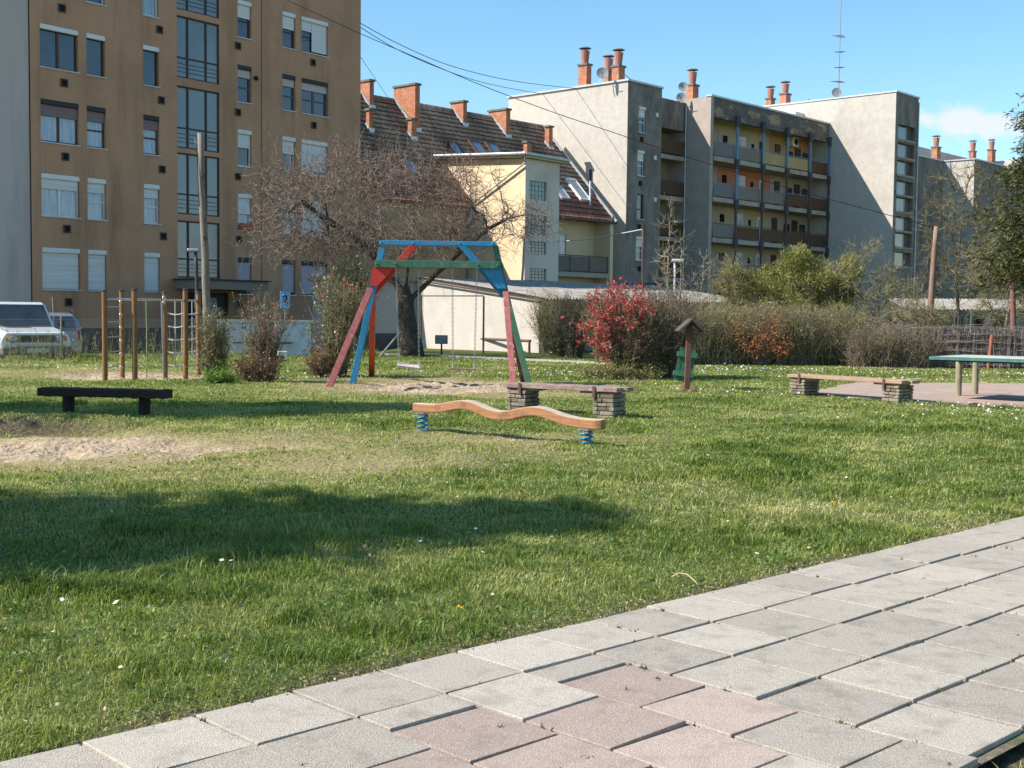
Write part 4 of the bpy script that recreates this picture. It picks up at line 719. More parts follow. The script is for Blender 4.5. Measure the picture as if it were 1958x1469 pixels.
# outbuilding between the flats and the garage
OB = Frame(PY(804, 650, 48.3)[:2], 20); root = empty('outbuilding', OB.w(-3.6, 0, 0), 20, 'low rendered outbuilding with dark plinth behind the big bare tree', 'outbuilding')
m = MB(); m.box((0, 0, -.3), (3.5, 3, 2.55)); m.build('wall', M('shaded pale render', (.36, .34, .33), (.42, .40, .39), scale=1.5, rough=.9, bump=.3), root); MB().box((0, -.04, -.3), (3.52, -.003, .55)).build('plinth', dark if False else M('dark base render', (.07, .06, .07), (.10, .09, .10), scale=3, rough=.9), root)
MB().box((-.15, -.2, 2.551), (3.65, 3.2, 2.68)).build('roof', cor, root); MB().box((1.1, -.05, .9), (1.5, -.005, 1.6)).build('window', dark, root)
# right hand garages far behind the brush fence
RG_ = Frame(PY(1740, 640, 58.)[:2], -6); root = empty('garage', RG_.w(0, 0, 0), -6, 'long low garage row with pale corrugated roof behind the brush fence', 'garage')
zr = RG_.hit(1850, 592, 0)[1]; zr2 = PY(1850, 572, 62)[2]
m = MB(); m.box((0, .3, -.3), (16, 4.5, zr-.05)); m.build('wall', M('grey garage wall', (.22, .205, .195), (.28, .265, .25), scale=1, rough=.9), root)
us = np.arange(-.2, 16.3, .045); V = []
for t in np.linspace(0, 1, 4): V.append(np.stack([us, np.full_like(us, -.1+4.8*t), zr+(zr2-zr)*t+.04*np.sin(us*2*np.pi/.177)], 1))
V = np.array(V); I = np.arange(V.shape[0]*len(us)).reshape(4, -1); Q = np.stack([I[:-1, :-1], I[:-1, 1:], I[1:, 1:], I[1:, :-1]], -1).reshape(-1, 4); npmesh('corrugated_roof', V, Q, cor, root)
for px in (1792, 1832, 1872, 1910): u_ = RG_.hit(px, 610, .3)[0]; w = MB().box((u_-.22, .27, .95), (u_+.22, .298, 1.4)).build('window', M('red brown window frame', (.16, .07, .05), rough=.8), root); MB().box((u_-.13, .24, 1.03), (u_+.13, .268, 1.32)).build('pane', dark, w)
for px in (1825, 1856): u_ = RG_.hit(px, 610, .2)[0]; MB().box((u_-.03, .18, -.1), (u_+.03, .24, zr-.05)).build('downpipe', white, root)
# ------------------------------------------------------------------ concrete boundary wall, blue sign, box
LW = Frame(PY(598, 640, 37.)[:2], 10); LWW = 2.75; root = empty('boundary_wall', LW.w(-LWW, 0, 0), 10, 'short whitewashed concrete wall with a black letter between the shrubs', 'wall')
zt = LW.hit(590, 613, 0)[1]; m = MB(); m.box((0, 0, -.5), (LWW-.05, .25, zt-.08)); wl_ = m.build('wall_panel', grime(M('blue white wall paint', (.50, .54, .58), (.58, .62, .65), scale=2, rough=.95, bump=.3, c3=(.42, .42, .40), s3=1.5, t3=(.5, .7)), (.20, .20, .16), 1.3, .6, .75, (1, 1, .6)), root, bevel=.02)
MB().box((-.05, -.05, zt-.079), (LWW, .3, zt)).build('coping', M('wall coping', (.42, .40, .37), (.50, .48, .45), scale=3, rough=.9), root)
def text(body, size, loc, rot, mat, parent, name='lettering', ext=.004, bold=0.):
    cu = bpy.data.curves.new(name, 'FONT'); cu.body = body; cu.size = size; cu.extrude = ext; cu.align_x = 'CENTER'; cu.align_y = 'CENTER'; cu.offset = bold
    t = bpy.data.objects.new('t', cu); COL.objects.link(t); dg = bpy.context.evaluated_depsgraph_get(); me = bpy.data.meshes.new_from_object(t.evaluated_get(dg)); COL.objects.unlink(t); bpy.data.objects.remove(t)
    o = link(name, me, mat, parent); o.location = loc; o.rotation_euler = rot; return o
blk = M('black paint', (.02, .02, .022), rough=.7)
u_, z_ = LW.hit(466, 623, 0); text('S', .26, (u_+LWW, -.006, z_), (math.pi/2, 0, 0), blk, wl_, bold=.008); MB().box((LWW-2.3, -.03, .42), (LWW-.6, -.002, .47)).build('ledge', M('mossy ledge', (.10, .09, .05), (.16, .14, .08), scale=6, rough=.9), root)
p = PY(545, 612, 38.6); root = empty('street_sign', (p[0], p[1], -.1), 0, 'blue rectangular sign with dark symbol on a post above the boundary wall', 'sign')
bs = MB().box((-.15, -.02, 1.55), (.15, .0, 2.08)).build('sign_board', M('blue sign', (.10, .30, .52), (.13, .34, .56), scale=6, rough=.5), root, bevel=.008); text('2', .36, (0.01, -.03, 1.82), (math.pi/2, 0, 0), blk, bs); MB().cyl((0, .03, -.2), .03, 2.2, 8).build('post', metal, root)
p = Gz(540, 688); root = empty('carton', (p[0], p[1], p[2]), 12, 'small white carton with brown smudge lying by the wall', 'box')
c_ = MB().box((-.13, -.1, 0), (.13, .1, .24)).build('carton_body', M('white card', (.72, .70, .66), rough=.8), root, bevel=.01); MB().box((-.12, -.104, .02), (.06, -.101, .12)).build('print', M('brown print', (.28, .10, .06), rough=.8), c_)
# ------------------------------------------------------------------ chain link fence
def chain(A, B, h, label, posts, mesh=True):
    A = np.array(A, float); B = np.array(B, float); L_ = np.linalg.norm(B-A); r = empty('chain_link_fence', (A[0], A[1], 0), math.degrees(math.atan2(*(B-A)[::-1])), label, 'fence'); z0 = -.02; s_ = .085; n = int((L_+h)/s_)
    P0, P1 = [], []
    for k in range(-int(h/s_), int(L_/s_)):
        a = k*s_
        for sg in (1, -1):
            x0_, x1_ = (a, a+h) if sg == 1 else (a+h, a); za, zb = z0, z0+h
            t0_, t1_ = 0, 1
            lo_, hi_ = min(x0_, x1_), max(x0_, x1_)
            if hi_ <= 0 or lo_ >= L_: continue
            def at(x): return za+(zb-za)*(x-x0_)/(x1_-x0_)
            xa, xb = max(lo_, 0), min(hi_, L_); P0.append((xa, 0, at(xa))); P1.append((xb, 0, at(xb)))
    n = len(P0); tubes3('wire_mesh', P0, P1, np.full(n, .0016), np.full(n, .0016), M('galvanised wire', (.22, .23, .22), rough=.6, metal=.5), r)
    for u_ in posts: MB().cyl((u_, .03, -.4), .028, h+.45, 8).build('post', M('fence post', (.20, .18, .15), (.27, .24, .2), scale=8, rough=.7), r)
    for z_ in (z0+.03, z0+h-.03): MB().tube([(0, .012, z_), (L_, .012, z_)], .003, 4).build('line_wire', metal, r)
    return r
q0 = np.array([-11.7, 32.6])-np.array([.755, .656])*4.5; q1 = np.array([-11.7, 32.6])+np.array([.755, .656])*9.6
f = chain(q0, q1, 1.15, 'thin chain link fence with metal posts between lawn and parked cars', (1.7, 4.5, 7.4, 10.2, 13.3))
MB().cyl((2.1, -.1, -.2), .035, 1.35, 8).build('post', M('rusty red post', (.30, .09, .05), (.36, .13, .08), scale=6, rough=.8), f); 
a = PY(722, 668, 38.); b = PY(765, 636, 38.6); root = empty('fence_brace', tuple(a), 0, 'slanting grey steel brace leaning beside the red swing leg', 'brace'); MB().tube([(0, 0, -.3), tuple(b-a)], .03, 8).build('brace_bar', metal, root); MB().cyl((-.75, .3, -.6), .035, 1.4, 8).build('post', metal, root)
# ------------------------------------------------------------------ brush fence on the right
def brush(A, B, h, label):
    A = np.array(A, float); B = np.array(B, float); L_ = np.linalg.norm(B-A); r = empty('brush_fence', (A[0], A[1], 0), math.degrees(math.atan2(*(B-A)[::-1])), label, 'fence'); n = int(L_*210)
    x = RG.random(n)*L_; y = RG.normal(0, .03, n); z0 = RG.random(n)*.1; z1 = h*(.86+.2*RG.random(n)); dx = RG.normal(0, .05, n)
    tubes3('brushwood', np.stack([x, y, z0], 1), np.stack([x+dx, y+RG.normal(0, .03, n), z1], 1), RG.uniform(.004, .009, n), RG.uniform(.002, .006, n), M('grey brushwood', (.10, .075, .065), (.42, .35, .31), attr='only', rough=.9), r)
    n = int(L_*30); x = RG.random(n)*L_; z = np.round(RG.random(n)*5)/5*h*.9+.1+RG.normal(0, .025, n); ln = RG.uniform(.3, .9, n); tubes3('crosswise_twigs', np.stack([x, np.full(n, -.06)+RG.normal(0, .02, n), z], 1), np.stack([np.minimum(x+ln, L_), np.full(n, -.06)+RG.normal(0, .02, n), z+RG.normal(0, .03, n)], 1), np.full(n, .007), np.full(n, .005), M('pale twigs', (.22, .16, .14), (.48, .38, .34), attr='only', rough=.9), r)
    m = MB(); m.box((0, .12, 0), (L_, .2, h*.86)); m.build('backing', M('dark brush backing', (.10, .08, .07), (.21, .17, .15), scale=9, rough=.95, bump=.6, stretch=(6, 6, 1)), r); return r
brush((10.4, 35.4), (17., 34.2), 1.15, 'woven grey brushwood fence behind the table tennis table')
for px, py, lb in ((1888, 706, 'rusty red leaning post in front of the brush fence'),):
    p = G(px, py); r = empty('fence_post', (p[0], p[1], 0), 0, lb, 'post'); a = PY(1897, 640, p[1]); MB().tube([(0, 0, -.2), (a[0]-p[0], 0, a[2])], .045, 10).build('post_shaft', M('rusty red post', (.30, .09, .05), rough=.8), r)
# ------------------------------------------------------------------ playground
def paint(name, c, worn=.5, chip=(.20, .17, .15), amt=(.565, .63)): return M(name, c, tuple(min(1, q*1.25+.02) for q in c), scale=7, rough=.62, bump=.25, bscale=40, stretch=(1, 1, .35), c3=chip, s3=6, t3=amt)
pblue = paint('blue paint', (.018, .19, .38)); pgreen = paint('green paint', (.035, .13, .075)); pred = paint('bright red paint', (.46, .03, .022)); porg = paint('orange red paint', (.50, .065, .025))
ppink = M('faded red paint', (.24, .055, .055), (.36, .13, .125), scale=18, rough=.8, bump=.3, stretch=(1, 1, .25), c3=(.42, .27, .25), s3=9, t3=(.56, .68)); pdred = paint('dark red paint', (.20, .035, .03)); bolt = M('painted bolt', (.05, .10, .16), rough=.5)
def foot(px, py, Y=None): p = G(px, py) if Y is None else PY(px, py, Y); return np.array([p[0], p[1], 0.])
YS = 24.5; base = np.array([(-3.1), YS, 0.]); sw = empty('swing_frame', (-1.5, YS, 0), 0, 'large blue, green and red wooden swing frame standing over the sand', 'swing frame'); off = np.array([-1.5, YS, 0])
S = lambda px, py, dy=0.: PY(px, py, YS+dy)-off
def gfoot(X, Y_): return np.array([X, Y_, -.15])-off
def member(name, a, b, w, h, mat, par, side=(0, 1, 0), bev=.006): return MB().bar(a, b, w, h, side=side).build(name, mat, par, bevel=bev)
# lengths: w = thickness across the frame plane (y), h = visible width
bB, bA, bC = gfoot(-3.16, 24.64), gfoot(-3.44, 23.1), gfoot(-3.06, 27.3)
member('strut', S(731, 474), S(712.5, 558), .09, .115, pblue, sw); lg = member('leg', S(713, 552), bB, .10, .115, pblue, sw)
member('strut', S(793, 468, .1), S(711, 563, .1), .07, .13, pred, sw)
lg = member('leg', S(708, 554, -.12), bA, .10, .12, ppink, sw); MB().ball(S(706, 564, -.19), .022).build('bolt', dark, lg)
member('leg', S(713, 556, .16), bC, .11, .11, porg, sw)
m = MB(); P_ = [S(*p) for p in ((714, 510), (757, 510), (722, 547), (707, 547))]; m.add([p+[0, -.075, 0] for p in P_]+[p+[0, -.045, 0] for p in P_], [(3, 2, 1, 0), (4, 5, 6, 7), (0, 1, 5, 4), (1, 2, 6, 5), (2, 3, 7, 6), (3, 0, 4, 7)]); m.build('gusset_plate', pred, sw)
fF, fD, fE = gfoot(.375, 24.25), gfoot(.05, 22.9), gfoot(.26, 25.3)
member('strut', S(947, 470), S(968.5, 566), .09, .115, pgreen, sw); member('leg', S(967, 560), fF, .10, .115, pgreen, sw)
member('strut', S(883, 468, .1), S(964, 566, .1), .07, .13, pblue, sw)
member('leg', S(967, 560, -.12), fD, .10, .115, ppink, sw); member('leg', S(969, 568, .14), fE, .10, .10, pdred, sw)
m = MB(); P_ = [S(*p) for p in ((917, 512), (958, 512), (968, 552), (951, 552))]; m.add([p+[0, -.075, 0] for p in P_]+[p+[0, -.045, 0] for p in P_], [(3, 2, 1, 0), (4, 5, 6, 7), (0, 1, 5, 4), (1, 2, 6, 5), (2, 3, 7, 6), (3, 0, 4, 7)]); m.build('gusset_plate', pblue, sw)
tb = member('top_beam', S(725, 464, -.10), S(946.5, 466.5, -.10), .09, .085, pblue, sw); gbm = member('cross_beam', S(716.5, 504.5, -.10), S(957, 507, -.10), .09, .135, pgreen, sw)
member('top_beam', S(731, 467, .18), S(950, 469, .18), .07, .07, pblue, sw); member('cross_beam', S(724, 508, .18), S(960, 510, .18), .07, .09, pdred, sw)
for px, py, par, mt in ((729, 464.5, tb, pblue), (790, 465, tb, pblue), (879, 466, tb, pblue), (942, 467, tb, pblue), (720, 504, gbm, pgreen), (756, 504.5, gbm, pgreen), (914, 506.5, gbm, pgreen), (951, 507.5, gbm, pgreen)): MB().ball(S(px, py, -.148), .022, 8, 5).build('bolt', mt, par)
def chain_swing(x1, x2, y1, y2, xb1, xb2, label, tiltm, mt):
    r_ = PY((xb1+xb2)/2, (y1+y2)/2, YS-.02); root = empty('hanging_swing', tuple(r_), 0, label, 'swing seat', 'chain swings hanging from the frame'); o_ = np.array(r_)
    a = PY(xb1, y1, YS-.02)-o_; b = PY(xb2, y2, YS-.02)-o_; u_ = (b-a)/np.linalg.norm(b-a)
    st = MB().bar(a-u_*.03+[0, 0, 0], b+u_*.03, .17, .032, side=(0, 1, tiltm)).build('seat', mt, root, bevel=.006); cm_ = M('chain steel', (.30, .29, .27), (.45, .44, .42), scale=30, rough=.5, metal=.6)
    for (tx, e) in ((x1, a), (x2, b)):
        t_ = PY(tx, 513, YS-.02)-o_; d = t_-e; L_ = np.linalg.norm(d); d /= L_; n = int(L_/.042); m = MB(); sx_ = np.array([1., 0, 0])
        for k in range(n):                        # links turned against each other
            c = e+d*(k+.5)*L_/n; w_ = np.array([.013, 0, 0]) if k % 2 else np.array([0, .013, 0])
            for sg in (1, -1): m.bar(c-d*.024+w_*sg, c+d*.026+w_*sg, .011, .011)
        m.build('chain', cm_, root); MB().ball(t_+[0, 0, .01], .03, 8, 5).build('hook', cm_, root); MB().tube([e, e+[0, 0, .09]], .02, 6).build('shackle', zinc, root)
chain_swing(757, 800, 697, 702, 763, 801, 'pale tilted plank seat swing on chains under the left half of the beam', .35, M('pale weathered plank', (.42, .34, .33), (.55, .47, .45), scale=8, rough=.8))
chain_swing(865, 912, 705, 706.5, 866, 907, 'brown plank seat swing on chains under the right half of the beam', .0, M('brown plank', (.20, .12, .09), (.28, .18, .13), scale=8, rough=.8))
# stone pillar benches
stone = M('bench stone', (.14, .115, .085), (.28, .235, .175), scale=5, rough=.9, bump=.8, bscale=25, c3=(.20, .16, .09), s3=3, t3=(.5, .68), attr=True); mortar = M('dark mortar', (.045, .04, .034), (.09, .08, .07), scale=20, rough=.95)
bw = M('worn plank paint', (.20, .115, .10), (.33, .22, .19), scale=14, rough=.8, bump=.4, stretch=(.3, 6, 6), c3=(.36, .31, .27), s3=10, t3=(.5, .62)); bw2 = M('orange brown plank', (.33, .20, .125), (.44, .30, .20), scale=12, rough=.8, bump=.4, stretch=(.3, 6, 6), c3=(.27, .19, .15), s3=8, t3=(.5, .65))
def bench(p, q, label, plankm, ph, plw, seed, over=.18):      # p, q: outer front corners of the two pillars on the ground
    p = np.array(p[:2]); q = np.array(q[:2]); a = math.degrees(math.atan2(*(q-p)[::-1])); L_ = np.linalg.norm(q-p); r = empty('stone_bench', (p[0], p[1], float(hz(*p))), a, label, 'bench', 'stone pillar benches'); rr_ = random.Random(seed); PWL, PD = plw, .40
    for x0_ in (0, L_-PWL):
        cr = MB().box((x0_+.02, .02, -.1), (x0_+PWL-.02, PD-.02, ph-.01)).build('pillar', mortar, r); m = MB(); z_ = -.02; nrow = 6; hgt = (ph+.02)/nrow
        for k in range(nrow):
            for face in range(4):
                Ls = PWL if face % 2 == 0 else PD; t = -.004
                while t < Ls-.02:
                    w_ = min(rr_.uniform(.09, .24), Ls-t+.004)
                    if Ls-t-w_ < .06: w_ = Ls-t+.004
                    o1, o2 = t+.004, t+w_-.004; pr_ = rr_.uniform(-.012, .014); za, zb = z_+.005, z_+hgt-.006; m.rv = rr_.random(); j_ = rr_.uniform(-.005, .005)
                    if face == 0: m.box((x0_+o1, -pr_, za), (x0_+o2, .06, zb+j_))
                    elif face == 2: m.box((x0_+o1, PD-.06, za), (x0_+o2, PD+pr_, zb+j_))
                    elif face == 1: m.box((x0_+PWL-.06, o1, za+.002), (x0_+PWL+pr_, o2, zb+j_+.002))
                    else: m.box((x0_-pr_, o1, za+.002), (x0_+.06, o2, zb+j_+.002))
                    t += w_
            z_ += hgt
        m.build('stones', stone, cr, bevel=.007)
    for j, (y0_, y1_) in enumerate(((-.02, .185), (.205, .41))): MB().box((-over*.3, y0_, ph+.03), (L_+over*(.35+.25*j), y1_, ph+.085)).build('plank', plankm, r, bevel=.006)
    for x_ in (.22, L_-.28):
        MB().box((x_-.25, .05, ph-.004), (x_+.25, .34, ph+.028)).build('batten', plankm, r); MB().box((x_-.02, -.036, ph-.06), (x_+.02, -.0205, ph+.10)).build('clamp', rustm, r)
pa = G(969, 792); pb = G(1172, 804); bench((pa[0], pa[1]), (pb[0], pb[1]), 'weathered reddish plank bench on two stone pillars behind the wavy beam', bw, .33, .30, 3)
pa = G(1510, 758); pb = G(1718, 774); bench((pa[0], pa[1]), (pb[0], pb[1]), 'orange brown plank bench on two stone pillars beside the paved court', bw2, .30, .32, 8)
# black bench
p = G(75, 793); p = G(122, 791); q = G(268, 795); a = math.degrees(math.atan2(*(q-p)[:2][::-1])); z_ = float(hz(p[0], p[1])); r = empty('log_bench', (p[0], p[1], z_), a, 'charred black timber bench with two stout legs beside the sandpit', 'bench'); L_ = np.linalg.norm((q-p)[:2])
char = M('charred timber', (.018, .013, .010), (.045, .033, .025), scale=10, rough=.75, bump=.8, bscale=22, stretch=(.5, 6, 6), c3=(.07, .055, .045), s3=4, t3=(.62, .7)); zt = PY(200, 743, p[1])[2]-z_; zb = PY(200, 759, p[1])[2]-z_
m = MB(); n = 26; x0_, x1_ = -.36, L_+.34; rings = []
for k in range(n+1):
    x_ = x0_+(x1_-x0_)*k/n; w_ = .30+.02*math.sin(k*1.3); e = .006*math.sin(k*2.1)+rnd.uniform(-.004, .004); rings.append([(x_, -.05, zb+e), (x_, -.05+w_, zb+e), (x_, -.05+w_, zt+e*.5), (x_, -.05, zt+e*.5)])
for k in range(n):
    b_ = len(m.v); m.v += rings[k]+rings[k+1]
    for i in range(4): m.f.append([b_+i, b_+(i+1) % 4, b_+4+(i+1) % 4, b_+4+i]); m.m.append(0); m.r.append(.5)
m.add(rings[0], [(0, 1, 2, 3)]); m.add(rings[-1], [(0, 1, 2, 3)]); m.build('seat', char, r, bevel=.012)
for x_ in (0, L_): MB().tube([(x_, .11, -.15), (x_+.01, .11, zb)], [.082, .078], 12).build('leg', char, r, smooth=False)
# wavy balance beam on springs
p = G(808, 822); q = G(1121, 853); a = math.atan2(*(q-p)[:2][::-1]); L_ = np.linalg.norm((q-p)[:2]); z0_ = float(hz(p[0], p[1])); r = empty('balance_beam', (p[0], p[1], z0_), math.degrees(a), 'wavy orange brown wooden balance beam on two blue springs', 'balance beam')
wood = M('orange brown laminated wood', (.27, .115, .05), (.40, .20, .10), scale=5, rough=.55, bump=.25, stretch=(.25, 3, 9), c3=(.17, .08, .045), s3=6, t3=(.5, .7)); woodt = M('bleached wood top', (.42, .36, .27), (.54, .47, .36), scale=6, rough=.8, bump=.3, stretch=(.3, 6, 6), c3=(.33, .27, .20), s3=5, t3=(.5, .66))
BFm = Frame((p[0], p[1]), math.degrees(a), z0_)
pr = [(785, 773.5), (805, 775), (825, 776), (845, 774), (860, 770.5), (875, 768), (893, 768.5), (908, 774), (920, 780.5), (935, 787), (950, 789.5), (965, 789.5), (980, 786), (995, 782.5), (1010, 780), (1025, 780), (1040, 784), (1055, 790), (1070, 795.5), (1090, 801), (1110, 804), (1130, 805.5), (1147, 806)]
wv = [BFm.hit(x, y, -.07) for x, y in pr]; xs_ = np.array([w[0] for w in wv]); zs2 = np.array([w[1]-z0_ for w in wv]); xn = np.linspace(xs_[0], xs_[-1], 110); zn = np.interp(xn, xs_, zs2)
for _ in range(14): zn[1:-1] = (zn[:-2]+2*zn[1:-1]+zn[2:])/4
TH = .105; HW = .07; m = MB(); ev = []; NB = len(xn)
dn = np.gradient(zn, xn); nx_, nz_ = -dn/np.hypot(1, dn), 1/np.hypot(1, dn)
for k in range(NB):
    e = min(k, NB-1-k); w_ = HW*(1-.45*max(0, 1-e/3.)**2)
    m.v += [(xn[k], -w_, zn[k]), (xn[k], w_, zn[k]), (xn[k]-nx_[k]*TH, w_, zn[k]-nz_[k]*TH), (xn[k]-nx_[k]*TH, -w_, zn[k]-nz_[k]*TH)]
for k in range(NB-1):
    for i in range(4): m.f.append([4*k+i, 4*k+(i+1) % 4, 4*k+4+(i+1) % 4, 4*k+4+i]); m.m.append(1 if i == 0 else 0); m.r.append(.5)
m.f += [[0, 1, 2, 3], [4*NB-4, 4*NB-3, 4*NB-2, 4*NB-1]]; m.m += [0, 0]; m.r += [.5, .5]; bb = m.build('beam', [wood, woodt], r, bevel=.012)
spb = M('blue spring paint', (.01, .15, .30), (.02, .20, .37), scale=9, rough=.35, spec=.6)
for x_ in (0, L_):
    zt = np.interp(x_, xn, zn)-TH-.02; zb = .02; pts = [(x_+.062*math.cos(t*2*math.pi), .062*math.sin(t*2*math.pi), zb+(zt-zb)*t/3.6) for t in np.linspace(0, 3.6, 80)]; s_ = MB().tube(pts, .012, 8).build('spring', spb, r, smooth=True)
    MB().box((x_-.07, -.06, zt), (x_+.07, .06, zt+.03)).build('spring_plate', metal, s_); MB().cyl((x_, 0, -.05), .08, .07, 14).build('spring_foot', metal, s_)
# climbing frame: six posts in a ring
P6 = [(201, 727.5), (234, 720.4), (316, 719.6), (380, 717), (355, 720.8), (258, 727.5)]; pw = [G(*p_) for p_ in P6]; c0 = sum(pw)/6; cr = empty('climbing_frame', (c0[0], c0[1], 0), 0, 'hexagonal climbing frame of brown timber posts with ladder, ropes and net', 'climbing frame')
pm_ = M('honey timber post', (.21, .105, .04), (.29, .155, .062), scale=6, rough=.65, bump=.3, stretch=(3, 3, .3), c3=(.20, .10, .04), s3=5, t3=(.5, .7)); tops = [558, 557.5, 561, 561, 556, 556]; pl = []
for k, w in enumerate(pw):
    o_ = w-c0; h = PY(P6[k][0], tops[k], w[1])[2]; po = MB().tube([o_+[0, 0, -.2], o_+[0, 0, h]], .052, 16).build('post', pm_, cr, smooth=False); MB().tube([o_+[0, 0, h], o_+[0, 0, h+.03], o_+[0, 0, h+.045]], [.058, .056, .03], 16).build('post_cap', M('black post cap', (.04, .042, .045), rough=.5), po); pl.append((o_, h, po))
steel = M('bright steel tube', (.55, .55, .56), (.66, .66, .67), scale=5, rough=.25, metal=.85); rope = M('pale rope', (.45, .43, .38), (.58, .56, .5), scale=40, rough=.9)
def pbar(i, j, z_, nm='bar', r_=.018, mt=steel, sag=0):
    a, b = pl[i][0].copy(), pl[j][0].copy(); d = (b-a)/np.linalg.norm(b-a); a = a+d*.055; b = b-d*.055; n = 8; pts = [a+(b-a)*t+[0, 0, z_-sag*4*t*(1-t)] for t in np.linspace(0, 1, n)]; return MB().tube(pts, r_, 8).build(nm, mt, cr)
h0 = min(q_[1] for q_ in pl)-.14
for i, j in ((0, 5), (5, 4), (1, 2), (2, 3), (3, 4)): pbar(i, j, h0, 'top_bar', .019)
for k in range(6): pbar(0, 1, h0-.16-.30*k, 'ladder_rung', .013, M('pale rung', (.36, .31, .26), rough=.7))
def ring(c, r_, axis=1):
    pts = [np.array(c)+([r_*math.cos(t), 0, r_*math.sin(t)] if axis == 1 else [0, r_*math.cos(t), r_*math.sin(t)]) for t in np.linspace(0, 2*math.pi, 13)]; return MB().tube(pts, .006, 5, cap=False)
o_ = pl[1][0]
for k in range(7): ring(o_+[.0, -.075, h0-.05-.27*k], .03).build('ring', steel, pl[1][2])
m5 = (pl[5][0]+(pl[4][0]-pl[5][0])*.22); MB().tube([m5+[0, 0, h0], m5+[.01, 0, .75], m5+[0, 0, .03]], .012, 6).build('green_rope', M('green rope', (.25, .32, .12), rough=.9), cr)
m5 = (pl[5][0]+(pl[4][0]-pl[5][0])*.52); MB().tube([m5+[0, 0, h0], m5+[.04, 0, -.05]], .02, 8).build('slide_pole', metal, cr)
for i, j in ((2, 4), (4, 3), (2, 3)):
    mid = (pl[i][0]+pl[j][0])/2; MB().tube([mid+[0, 0, h0], mid+[0, 0, .35]], .010, 6).build('net_rope', rope, cr)
    for k in range(5): pbar(i, j, h0-.27-.27*k, 'net_rope', .010, rope, sag=.035)
for d_ in range(3): ring(pl[3][0]+[-.07, 0, h0-.02-.05*d_], .03, 0).build('ring', steel, pl[3][2]); ring(pl[2][0]+[0, -.075, h0+.05-.05*d_], .03).build('ring', steel, pl[2][2])
# table tennis table
TF = Frame((7.05, 21.15), -40); tt = empty('table_tennis_table', TF.w(0, 0, 0), -40, 'green edged concrete table tennis table on round legs on the court', 'table'); tg = M('worn green table top', (.40, .40, .36), (.52, .51, .46), scale=4, rough=.7, c3=(.30, .36, .30), s3=2, t3=(.5, .65)); te = M('sea green table edge', (.045, .14, .115), (.085, .20, .17), scale=6, rough=.6, c3=(.25, .25, .22), s3=6, t3=(.6, .68))
MB().box((.02, .02, .722), (2.72, 1.50, .765)).build('table_top', tg, tt); MB().box((0, 0, .69), (2.74, 1.525, .72)).build('table_underside', M('dark underside', (.03, .03, .03), rough=.9), tt); m = MB(); m.box((-.02, -.02, .715), (2.76, .018, .768)); m.box((-.02, 1.502, .715), (2.76, 1.54, .768)); m.box((-.02, .02, .716), (.018, 1.50, .767)); m.box((2.722, .02, .716), (2.76, 1.50, .767)); m.build('edge_frame', te, tt)
lgm = M('ochre grey table leg', (.22, .20, .13), (.32, .29, .2), scale=7, rough=.9, bump=.3)
for px, py in ((1832, 762), (1864, 759)): w = TF.loc(G(px, py)); MB().tube([(w[0], w[1], -.05), (w[0], w[1], .69)], .056, 16).build('leg', lgm, tt)
for x_ in (2.2,):
    for y_ in (.3, 1.25): MB().tube([(x_, y_, -.05), (x_, y_, .69)], .056, 16).build('leg', lgm, tt)
# roofed sign post with a green pallet shaped board
p = G(1317, 746); r = empty('sign_post', (p[0], p[1], float(hz(p[0], p[1]))), 0, 'brown wooden sign post with small pitched roof and tilted green slatted board', 'sign post'); b0 = np.array([p[0], p[1], 0]); Q_ = lambda px, py, dy=0: PY(px, py, p[1]+dy)-b0
pw_ = M('dark brown post', (.11, .05, .04), (.17, .085, .07), scale=8, rough=.8, bump=.4, stretch=(3, 3, .3)); MB().bar(Q_(1313, 748), Q_(1319, 616), .10, .10, side=(1, 0, 0)).build('post', pw_, r, bevel=.006); shg = M('grey roof board', (.05, .045, .045), (.10, .09, .085), scale=9, rough=.9, bump=.4)
ap = Q_(1319, 612); MB().bar(ap+[0, 0, .0], Q_(1294.5, 634), .62, .035, side=(0, 1, 0)).build('roof_board', shg, r); MB().bar(ap+[0, 0, .01], Q_(1343, 634), .62, .035, side=(0, 1, 0)).build('roof_board', shg, r)
gb_ = empty('x'); COL.objects.unlink(gb_); bpy.data.objects.remove(gb_)
A_ = [Q_(1300, 664, .25), Q_(1332, 668, .25), Q_(1322, 732, .25), Q_(1287, 727, .25)]; ux = (A_[1]-A_[0]); uz = (A_[3]-A_[0]); bd = MB()
for k in range(4): a = A_[0]+ux*(k/4+.02); b = A_[0]+ux*((k+1)/4-.02); c = A_[3]+(A_[2]-A_[3])*((k+1)/4-.02); d = A_[3]+(A_[2]-A_[3])*(k/4+.02); f_ = np.array([0, -.02, 0]); bd.add([a, b, c, d, a+f_, b+f_, c+f_, d+f_], [(0, 1, 2, 3), (7, 6, 5, 4), (0, 4, 5, 1), (1, 5, 6, 2), (2, 6, 7, 3), (3, 7, 4, 0)])
bo = bd.build('board', pgreen, r); pgr2 = M('lighter green paint', (.05, .17, .10), (.09, .23, .14), scale=9, rough=.7)
for t_ in (.2, .78): a = A_[0]+uz*t_-ux*.10; b = A_[1]+(A_[2]-A_[1])*t_+ux*.06; MB().bar(a+[0, -.05, 0], b+[0, -.05, 0], .05, .09, side=(0, 1, 0)).build('cross_batten', pgr2, bo)
for px, py, s_ in ((1306, 747, .06), (1325, 750, .07)): c = G(px, py)-b0; MB().ball((c[0], c[1], .02), s_, 8, 5, (1.2, 1, .7)).build('footing_stone', pdred, r)
